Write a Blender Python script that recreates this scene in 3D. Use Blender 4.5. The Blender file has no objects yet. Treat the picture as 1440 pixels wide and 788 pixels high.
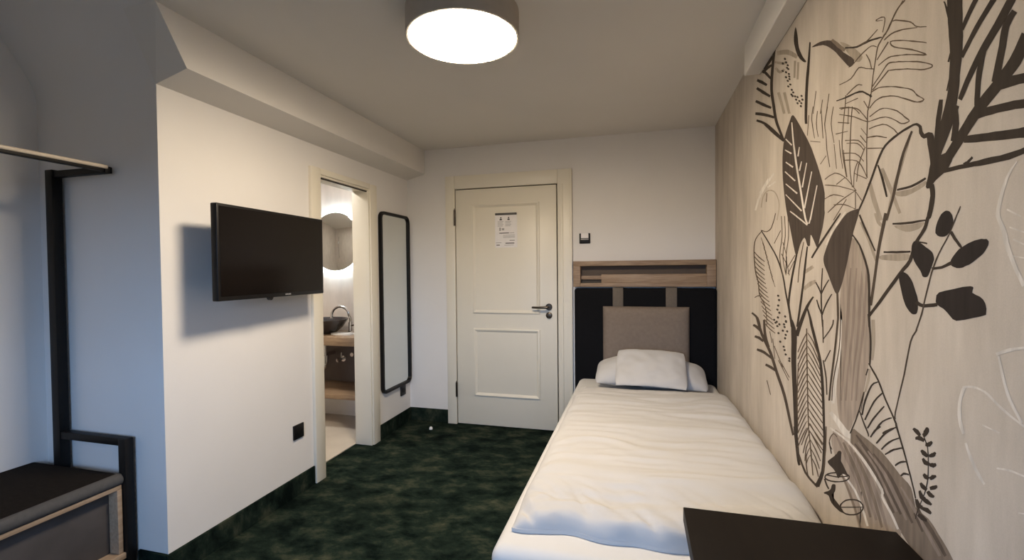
import bpy, bmesh, math, random
from mathutils import Vector, Matrix, noise
C = bpy.context.scene.collection
LAMP_STR, LED_STR, BATH_STR, SKY_STR, EXPO = 50, 26, 48, 9, 1.03

PI = math.pi
random.seed(4)

# ------------------------------------------------------------------ materials
def mat(name, col, rough=.6, metal=0, spec=.5, noise_amt=0, noise_scale=8, bump=0, bump_scale=200, col2=None,
        stretch=(1, 1, 1), emit=None, emit_str=0, sheen=0, coat=0):
    m = bpy.data.materials.new(name); m.use_nodes = True
    nt = m.node_tree; b = nt.nodes['Principled BSDF']
    b.inputs['Base Color'].default_value = (*col, 1)
    b.inputs['Roughness'].default_value = rough
    b.inputs['Metallic'].default_value = metal
    b.inputs['Specular IOR Level'].default_value = spec
    if sheen: b.inputs['Sheen Weight'].default_value = sheen
    if coat: b.inputs['Coat Weight'].default_value = coat
    if emit:
        b.inputs['Emission Color'].default_value = (*emit, 1)
        b.inputs['Emission Strength'].default_value = emit_str
    tc = nt.nodes.new('ShaderNodeTexCoord')
    mp = nt.nodes.new('ShaderNodeMapping'); mp.inputs['Scale'].default_value = stretch
    nt.links.new(tc.outputs['Object'], mp.inputs['Vector'])
    n = nt.nodes.new('ShaderNodeTexNoise'); n.inputs['Scale'].default_value = noise_scale; n.inputs['Detail'].default_value = 5
    nt.links.new(mp.outputs[0], n.inputs['Vector'])
    if col2 or noise_amt:
        r = nt.nodes.new('ShaderNodeValToRGB')
        c2 = col2 or tuple(max(0, c*(1-noise_amt)) for c in col)
        r.color_ramp.elements[0].position = .32; r.color_ramp.elements[1].position = .68
        r.color_ramp.elements[0].color = (*c2, 1); r.color_ramp.elements[1].color = (*col, 1)
        nt.links.new(n.outputs['Fac'], r.inputs[0]); nt.links.new(r.outputs[0], b.inputs['Base Color'])
    if bump:
        n2 = nt.nodes.new('ShaderNodeTexNoise'); n2.inputs['Scale'].default_value = bump_scale; n2.inputs['Detail'].default_value = 3
        nt.links.new(tc.outputs['Object'], n2.inputs['Vector'])
        bp = nt.nodes.new('ShaderNodeBump'); bp.inputs['Strength'].default_value = bump; bp.inputs['Distance'].default_value = .002
        nt.links.new(n2.outputs['Fac'], bp.inputs['Height']); nt.links.new(bp.outputs[0], b.inputs['Normal'])
    return m

M = {}
M['paint'] = mat('wall_paint', (.76, .735, .71), .85, spec=.2, noise_amt=.03, noise_scale=3, bump=.12, bump_scale=260)
M['ceil'] = mat('ceiling_paint', (.74, .71, .67), .9, spec=.2, noise_amt=.03, noise_scale=2, bump=.1, bump_scale=240)
M['door'] = mat('door_lacquer', (.76, .71, .60), .38, spec=.4, noise_amt=.02, noise_scale=5)
M['gap'] = mat('door_seal', (.06, .05, .04), .8)
M['black_metal'] = mat('black_metal', (.007, .006, .0055), .5, spec=.25, noise_amt=.2, noise_scale=30)
M['black_plastic'] = mat('black_plastic', (.007, .006, .006), .4, spec=.3, noise_amt=.1, noise_scale=20)
M['screen'] = mat('tv_screen', (.006, .0045, .004), .16, spec=.25, noise_amt=.05, noise_scale=2)
M['grey_mark'] = mat('grey_print', (.42, .41, .40), .5, noise_amt=.05)
M['wood'] = mat('oak_wood', (.34, .24, .155), .55, col2=(.23, .15, .092), noise_scale=6, stretch=(1.5, 14, 14), bump=.1, bump_scale=80)
M['wood_y'] = mat('oak_wood_long', (.40, .29, .20), .5, col2=(.29, .20, .13), noise_scale=6, stretch=(14, 1.5, 14), bump=.1, bump_scale=80)
M['rail_wood'] = mat('pale_rail_wood', (.62, .54, .44), .45, col2=(.52, .44, .35), noise_scale=8, stretch=(12, 1, 12))
M['seat'] = mat('seat_fabric', (.014, .011, .009), .95, spec=.08, noise_amt=.3, noise_scale=60, bump=.4, bump_scale=500)
M['seat_edge'] = mat('seat_edge_fabric', (.085, .08, .076), .8, spec=.2, noise_amt=.15, noise_scale=60, bump=.3, bump_scale=500)
M['box_in'] = mat('bench_interior', (.075, .066, .064), .7, noise_amt=.25, noise_scale=9)
M['linen'] = mat('white_linen', (.50, .485, .47), .9, spec=.15, noise_amt=.025, noise_scale=12, bump=.15, bump_scale=420, sheen=.1)
M['sheet'] = mat('white_sheet', (.58, .57, .555), .9, spec=.15, noise_amt=.02, noise_scale=9, bump=.1, bump_scale=420)
M['black_uph'] = mat('black_upholstery', (.005, .005, .006), .8, spec=.12, noise_amt=.2, noise_scale=40, bump=.3, bump_scale=420)
M['taupe'] = mat('taupe_fabric', (.215, .170, .135), .9, spec=.15, noise_amt=.12, noise_scale=50, bump=.35, bump_scale=480)
M['strap'] = mat('strap_fabric', (.15, .125, .10), .9, spec=.15, noise_amt=.12, noise_scale=50, bump=.3, bump_scale=480)
M['table'] = mat('dark_table', (.0085, .0058, .0042), .55, spec=.12, col2=(.006, .004, .003), noise_scale=7, stretch=(10, 1.5, 10))
M['recess'] = mat('shelf_recess', (.10, .075, .058), .8, noise_amt=.1)  # darker than the oak: shade of a deeper slot put into the colour
M['paper'] = mat('paper', (.84, .81, .80), .8, spec=.2, noise_amt=.03, noise_scale=30)
M['ink'] = mat('ink', (.09, .085, .08), .8)
M['ink_pale'] = mat('ink_pale', (.38, .36, .35), .8)
M['steel'] = mat('brushed_steel', (.42, .39, .35), .3, metal=1, noise_amt=.1, noise_scale=30)
M['chrome'] = mat('chrome', (.75, .74, .72), .12, metal=1, noise_amt=.04, noise_scale=10)
M['dark_steel'] = mat('dark_steel', (.11, .09, .072), .35, metal=1, noise_amt=.1, noise_scale=30)
M['mirror'] = mat('mirror_glass', (.78, .80, .76), .02, metal=1, noise_amt=.01, noise_scale=3)
M['drum'] = mat('lamp_drum', (.42, .38, .33), .6, noise_amt=.08, noise_scale=20)
M['lamp'] = mat('lamp_diffuser', (.9, .88, .82), .5, emit=(1, .84, .64), emit_str=LAMP_STR)
M['led'] = mat('led_strip', (.9, .9, .9), .5, emit=(.66, .86, 1), emit_str=LED_STR)
M['bath_wall'] = mat('bath_plaster', (.68, .61, .55), .6, col2=(.58, .52, .47), noise_scale=4, stretch=(3, 3, 1))
M['bath_floor'] = mat('bath_tile', (.62, .57, .50), .4, col2=(.55, .50, .44), noise_scale=5)
M['bath_dark'] = mat('under_counter_panel', (.16, .13, .115), .6, noise_amt=.15, noise_scale=8)
M['basin'] = mat('dark_stone', (.035, .028, .028), .22, noise_amt=.2, noise_scale=14)
M['bottle'] = mat('brown_bottle', (.035, .016, .010), .2)
M['white_ceramic'] = mat('white_ceramic', (.82, .81, .79), .25)
M['frame_white'] = mat('window_frame_white', (.75, .75, .74), .4)

# mottled dark green velvet-pile carpet
def carpet(name):
    m = bpy.data.materials.new(name); m.use_nodes = True
    nt = m.node_tree; b = nt.nodes['Principled BSDF']; L = nt.links.new
    b.inputs['Roughness'].default_value = 1; b.inputs['Specular IOR Level'].default_value = .05
    tc = nt.nodes.new('ShaderNodeTexCoord')
    mp = nt.nodes.new('ShaderNodeMapping'); mp.inputs['Rotation'].default_value = (0, 0, -.5); mp.inputs['Scale'].default_value = (1.0, 1.5, 1)
    L(tc.outputs['Object'], mp.inputs['Vector'])
    n = nt.nodes.new('ShaderNodeTexNoise'); n.inputs['Scale'].default_value = 5.2; n.inputs['Detail'].default_value = 8
    n.inputs['Roughness'].default_value = .68; n.inputs['Distortion'].default_value = .15
    L(mp.outputs[0], n.inputs['Vector'])
    r = nt.nodes.new('ShaderNodeValToRGB'); e = r.color_ramp.elements
    e[0].position = .38; e[0].color = (.0030, .0065, .0052, 1)
    e[1].position = .72; e[1].color = (.062, .068, .043, 1)
    k = e.new(.52); k.color = (.013, .022, .016, 1)
    L(n.outputs['Fac'], r.inputs[0]); L(r.outputs[0], b.inputs['Base Color'])
    n2 = nt.nodes.new('ShaderNodeTexNoise'); n2.inputs['Scale'].default_value = 130; n2.inputs['Detail'].default_value = 3
    L(tc.outputs['Object'], n2.inputs['Vector'])
    bp = nt.nodes.new('ShaderNodeBump'); bp.inputs['Strength'].default_value = .6; bp.inputs['Distance'].default_value = .004
    L(n2.outputs['Fac'], bp.inputs['Height']); L(bp.outputs[0], b.inputs['Normal'])
    return m
M['carpet'] = carpet('green_carpet')

# printed wallpaper ground: beige with faint brushed streaks
def wallpaper():
    m = bpy.data.materials.new('mural_paper'); m.use_nodes = True
    nt = m.node_tree; b = nt.nodes['Principled BSDF']; L = nt.links.new
    b.inputs['Roughness'].default_value = .85; b.inputs['Specular IOR Level'].default_value = .2
    tc = nt.nodes.new('ShaderNodeTexCoord')
    def layer(scale, stretch, rot, c0, c1, p0, p1):
        mp = nt.nodes.new('ShaderNodeMapping'); mp.inputs['Scale'].default_value = stretch; mp.inputs['Rotation'].default_value = (rot, 0, 0)
        L(tc.outputs['Object'], mp.inputs['Vector'])
        n = nt.nodes.new('ShaderNodeTexNoise'); n.inputs['Scale'].default_value = scale; n.inputs['Detail'].default_value = 5
        n.inputs['Roughness'].default_value = .6
        L(mp.outputs[0], n.inputs['Vector'])
        r = nt.nodes.new('ShaderNodeValToRGB'); e = r.color_ramp.elements
        e[0].position, e[0].color = p0, (*c0, 1); e[1].position, e[1].color = p1, (*c1, 1)
        L(n.outputs['Fac'], r.inputs[0]); return r.outputs[0]
    A = layer(2.2, (1, 3.2, .8), .12, MURAL_A, MURAL_B, .34, .66)
    B = layer(9, (1, 3.5, .5), .05, (.93, .925, .915), (1.03, 1.025, 1.02), .3, .7)
    D = layer(350, (1, 1, 1), 0, (.95, .95, .95), (1.03, 1.03, 1.03), .3, .7)
    def mul(a, c):
        x = nt.nodes.new('ShaderNodeMix'); x.data_type = 'RGBA'; x.blend_type = 'MULTIPLY'; x.inputs[0].default_value = 1
        L(a, x.inputs[6]); L(c, x.inputs[7]); return x.outputs[2]
    L(mul(mul(A, B), D), b.inputs['Base Color'])
    return m
MURAL_A, MURAL_B = (.44, .385, .325), (.56, .50, .43)
M['mural'] = wallpaper()
INK = dict(h=(.36, .295, .24), i=(.27, .215, .175), p=(.68, .63, .565), w=(.68, .62, .545), b=(.205, .16, .122), k=(.11, .083, .063),
           g=(.37, .315, .25), m=(.105, .075, .050), d=(.045, .033, .024), n=(.075, .055, .040), e=(.028, .021, .018), l=(.070, .053, .042))
for k, c in INK.items():
    M['ink_'+k] = mat('mural_ink_'+k, c, .85, spec=.2, noise_amt=.3, noise_scale=12, stretch=(1, 5, .8))

def glass():
    m = bpy.data.materials.new('window_glass'); m.use_nodes = True
    nt = m.node_tree; nt.nodes.clear()
    o = nt.nodes.new('ShaderNodeOutputMaterial'); x = nt.nodes.new('ShaderNodeMixShader')
    t = nt.nodes.new('ShaderNodeBsdfTransparent'); g = nt.nodes.new('ShaderNodeBsdfGlossy'); g.inputs['Roughness'].default_value = .02
    x.inputs[0].default_value = .08
    nt.links.new(t.outputs[0], x.inputs[1]); nt.links.new(g.outputs[0], x.inputs[2]); nt.links.new(x.outputs[0], o.inputs[0])
    return m
M['glass'] = glass()

# ------------------------------------------------------------------ mesh helpers
def box(bm, x0, x1, y0, y1, z0, z1, bev=0, seg=2, mi=0):
    t = bmesh.new()
    bmesh.ops.create_cube(t, size=1)
    for v in t.verts: v.co = Vector((x0+(v.co.x+.5)*(x1-x0), y0+(v.co.y+.5)*(y1-y0), z0+(v.co.z+.5)*(z1-z0)))
    if bev: bmesh.ops.bevel(t, geom=t.edges[:]+t.verts[:], offset=bev, segments=seg, profile=.5, affect='EDGES')
    join(bm, t, mi)
def join(bm, t, mi=0):
    t.verts.index_update(); mp = [bm.verts.new(v.co) for v in t.verts]
    for f in t.faces:
        try: nf = bm.faces.new([mp[v.index] for v in f.verts]); nf.material_index = mi
        except ValueError: pass
    t.free()
def prism(bm, prof, axis, a, b):
    """extrude a closed 2D profile along an axis; profile coordinates are the two other axes in xyz order"""
    def P(u, v, w): return Vector({'x': (w, u, v), 'y': (u, w, v), 'z': (u, v, w)}[axis])
    A = [bm.verts.new(P(u, v, a)) for u, v in prof]; B = [bm.verts.new(P(u, v, b)) for u, v in prof]
    n = len(prof)
    bm.faces.new(A); bm.faces.new(B[::-1])
    for i in range(n): bm.faces.new((A[i], A[(i+1) % n], B[(i+1) % n], B[i]))
    bmesh.ops.recalc_face_normals(bm, faces=bm.faces[:])
def tube(bm, pts, r, n=12, closed=False, cap=True, square=False):
    pts = [Vector(p) for p in pts]; rings = []
    N = len(pts); rr = r if isinstance(r, (list, tuple)) else [r]*N
    up = None
    for i, p in enumerate(pts):
        a = pts[(i-1) % N] if (closed or i) else p; b = pts[(i+1) % N] if (closed or i < N-1) else p
        t = (b-a).normalized()
        if up is None: up = Vector((0, 0, 1)) if abs(t.z) < .9 else Vector((0, 1, 0))
        s = t.cross(up).normalized(); u = s.cross(t).normalized(); up = u
        rings.append([bm.verts.new(p+(s*math.cos(2*PI*k/n)+u*math.sin(2*PI*k/n))*rr[i]) for k in range(n)])
    for i in range(N if closed else N-1):
        A, B = rings[i], rings[(i+1) % N]
        for k in range(n): bm.faces.new((A[k], A[(k+1) % n], B[(k+1) % n], B[k]))
    if not closed and cap: bm.faces.new(rings[0][::-1]); bm.faces.new(rings[-1])
    bmesh.ops.recalc_face_normals(bm, faces=bm.faces[:])
def lathe(bm, prof, c, n=48, axis='z', ang=0):
    """prof: list of (radius, height) from start to end; closed with caps where radius is 0"""
    c = Vector(c); rings = []
    def P(r, h, a):
        x, y = r*math.cos(a), r*math.sin(a)
        return c+Vector({'z': (x, y, h), 'y': (x, h, y), 'x': (h, x, y)}[axis])
    for r, h in prof:
        rings.append([bm.verts.new(P(0, h, 0))] if r < 1e-6 else [bm.verts.new(P(r, h, 2*PI*k/n)) for k in range(n)])
    for A, B in zip(rings, rings[1:]):
        for k in range(n):
            k2 = (k+1) % n
            if len(A) == 1 and len(B) == 1: continue
            if len(A) == 1: bm.faces.new((A[0], B[k2], B[k]))
            elif len(B) == 1: bm.faces.new((A[k], A[k2], B[0]))
            else: bm.faces.new((A[k], A[k2], B[k2], B[k]))
    bmesh.ops.recalc_face_normals(bm, faces=bm.faces[:])
def rrect(w, h, r, n=8):
    """rounded rectangle outline centred on 0"""
    o = []
    for cx, cy, a0 in ((w/2-r, h/2-r, 0), (-w/2+r, h/2-r, PI/2), (-w/2+r, -h/2+r, PI), (w/2-r, -h/2+r, 1.5*PI)):
        for k in range(n+1): o.append((cx+r*math.cos(a0+k/n*PI/2), cy+r*math.sin(a0+k/n*PI/2)))
    return o
def smooth(me, ang=35):
    me.polygons.foreach_set('use_smooth', [True]*len(me.polygons)); me.set_sharp_from_angle(angle=math.radians(ang)); me.update()
BASE = {}
def obj(name, bm, m, parent=None, world=True, sm=35):
    me = bpy.data.meshes.new(name)
    o = bpy.data.objects.new(name, me); C.objects.link(o)
    if parent is not None:
        o.parent = parent; b = BASE.get(parent.name, Vector()); BASE[o.name] = b.copy()
        if world: bmesh.ops.translate(bm, verts=bm.verts[:], vec=-b)
    bm.to_mesh(me); bm.free()
    for x in (m if isinstance(m, (list, tuple)) else [m]): me.materials.append(M[x])
    smooth(me, sm)
    return o
def tag(o, label, cat, group=None):
    o['label'] = label; o['category'] = cat
    if group: o['group'] = group
    return o
def thing(name, label, cat, loc, group=None):
    o = bpy.data.objects.new(name, None); C.objects.link(o); o.location = loc; o.empty_display_size = .05
    BASE[o.name] = Vector(loc); tag(o, label, cat, group); return o
def struct(name, bm, m, label=None, parent=None, sm=35):
    o = obj(name, bm, m, parent, sm=sm)
    if parent is None:
        o['kind'] = 'structure'
        if label: o['label'] = label
    return o
def B(*args, **k):
    bm = bmesh.new(); box(bm, *args, **k); return bm

# ------------------------------------------------------------------ room: x across, y towards the door, z up (metres)
XL, XR, YB, H = -1.928, .555, 3.665, 2.341        # tv wall, mural wall, door wall, ceiling
YN, XN = 1.4885, -2.64                            # niche back face, niche side wall
YR = -1.15                                        # window wall behind the viewer
TH = .12
DY0, DY1, DZ = 2.495, 3.05, 1.915                 # bathroom doorway
LX0, LX1, LZ = -1.476, -.613, 1.985               # entrance door leaf

bm = bmesh.new()
box(bm, XN-.1, XR+.1, YR-.1, YN+.03, -.1, 0); box(bm, -2.06, XR+.1, YN+.03, YB+TH, -.1, 0)
struct('floor', bm, 'carpet', 'dark green mottled carpet floor')
HN, SX = 2.78, -1.762                             # the niche runs up higher under the roof slope
SL = .1225/(H-2.138); yn = YN-(HN-2.138)*SL
bm = bmesh.new(); box(bm, SX, XR+.1, YR-.1, YB+TH, H, H+.1); box(bm, XN-.1, SX, YN-.1225, YB+TH, H, H+.1); box(bm, SX+.001, SX+.1, YR-.1, YN-.1, H+.1, HN+.1)
struct('ceiling', bm, 'ceil', 'plain pale ceiling of the room')
bm = bmesh.new(); box(bm, XN-.1, SX, YR-.1, YN, HN, HN+.1)
struct('ceiling_niche', bm, 'ceil', 'higher pale ceiling over the clothes rack niche')
bm = bmesh.new()
box(bm, XL-TH, XL, YN, DY0, 0, H); box(bm, XL-TH, XL, DY1, YB+TH, 0, H); box(bm, XL-TH, XL, DY0, DY1, DZ, H)
struct('wall_left', bm, 'paint', 'pale painted wall with the television and bathroom doorway')
bm = bmesh.new(); box(bm, XN-.1, XL-TH, YN, YN+.10, 0, H)
struct('wall_niche', bm, 'paint', 'pale painted end wall of the clothes rack niche')
bm = bmesh.new(); box(bm, XN-.1, XN, YR-.1, YN, 0, HN)
struct('wall_niche_side', bm, 'paint', 'pale painted side wall behind the clothes rack')
bm = bmesh.new()
box(bm, XL, LX0-.012, YB, YB+TH, 0, H); box(bm, LX1+.012, XR, YB, YB+TH, 0, H); box(bm, LX0-.012, LX1+.012, YB, YB+TH, LZ+.012, H)
box(bm, LX0-.012, LX1+.012, YB+.075, YB+TH, 0, LZ+.012)
struct('wall_back', bm, 'paint', 'pale painted wall around the entrance door')
# window wall behind the viewer
WX0, WX1, WZ0, WZ1 = -1.1, .45, .85, 1.95
bm = bmesh.new()
box(bm, XN, WX0, YR-.1, YR, 0, H); box(bm, XN, SX+.1, YR-.1, YR, H, HN); box(bm, WX1, XR, YR-.1, YR, 0, H); box(bm, WX0, WX1, YR-.1, YR, 0, WZ0); box(bm, WX0, WX1, YR-.1, YR, WZ1, H)
struct('wall_rear', bm, 'paint', 'pale painted wall with the window')
wf = bmesh.new()
for a in ((WX0, WX0+.06, WZ0, WZ1), (WX1-.06, WX1, WZ0, WZ1), (WX0, WX1, WZ0, WZ0+.06), (WX0, WX1, WZ1-.06, WZ1), ((WX0+WX1)/2-.04, (WX0+WX1)/2+.04, WZ0, WZ1)):
    box(wf, a[0], a[1], YR-.08, YR-.02, a[2], a[3], .006)
w1 = struct('window_1', wf, 'frame_white', 'white framed window')
obj('pane', B(WX0+.05, WX1-.05, YR-.054, YR-.048, WZ0+.05, WZ1-.05), 'glass', w1)
# sloped boxing along the tv wall and the boxed beam over the mural
bm = bmesh.new()
P = [(XL, 2.094), (-1.762, 2.138), (-1.762, H), (XL, H)]
ends = []
for (x, z) in P:
    t = max(0, (z-2.138)/(H-2.138))
    ends.append((bm.verts.new((x, YN-.1225*t, z)), bm.verts.new((x, YB, z))))
for i in range(4):
    a, b = ends[i], ends[(i+1) % 4]; bm.faces.new((a[0], b[0], b[1], a[1]))
bm.faces.new([e[0] for e in ends]); bm.faces.new([e[1] for e in ends][::-1])
bmesh.ops.recalc_face_normals(bm, faces=bm.faces[:])
struct('trim_1', bm, 'ceil', 'sloped plaster boxing along the top of the television wall')
bm = bmesh.new(); cv = []
for k in range(13):
    q = k/12; cv.append(tuple(Vector((YN, 2.07))*(1-q)**2+Vector((YN, 2.138))*2*q*(1-q)+Vector((YN-.068*SL, 2.206))*q*q))
prism(bm, [(YN+.001, 2.07), (YN+.001, H-.001), (YN-.1215, H-.001), (YN-.1215, HN), (yn, HN)]+cv[::-1], 'x', XN, XL)
t_ = [(YN-.1215, H-.001), (YN-.1215, HN), (yn, HN), (YN-.1225, H-.001)]; prism(bm, t_, 'x', XL, SX+.0005)
struct('trim_3', bm, 'paint', 'sloped plaster strip over the clothes rack niche')
bm = bmesh.new(); box(bm, .487, XR, YR, 2.388, 2.2, H, .003, 1)
struct('trim_2', bm, 'ceil', 'boxed beam where the ceiling meets the mural wall')
# carpet turned up the walls
hs = .112
bm = bmesh.new(); box(bm, XL, XL+.012, YN-.012, 2.405, 0, hs, .003, 1); struct('baseboard_left', bm, 'carpet', 'green carpet skirting below the television')
bm = bmesh.new(); box(bm, XL, XL+.012, 3.14, YB, 0, hs, .003, 1); struct('baseboard_mirror', bm, 'carpet', 'green carpet skirting below the tall mirror')
bm = bmesh.new(); box(bm, XL+.012, -1.563, YB-.012, YB, 0, hs, .003, 1); struct('baseboard_back', bm, 'carpet', 'green carpet skirting beside the entrance door')
bm = bmesh.new(); box(bm, -2.085, XL, YN-.012, YN, 0, hs, .003, 1); struct('baseboard_niche', bm, 'carpet', 'green carpet skirting on the niche wall')

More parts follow.
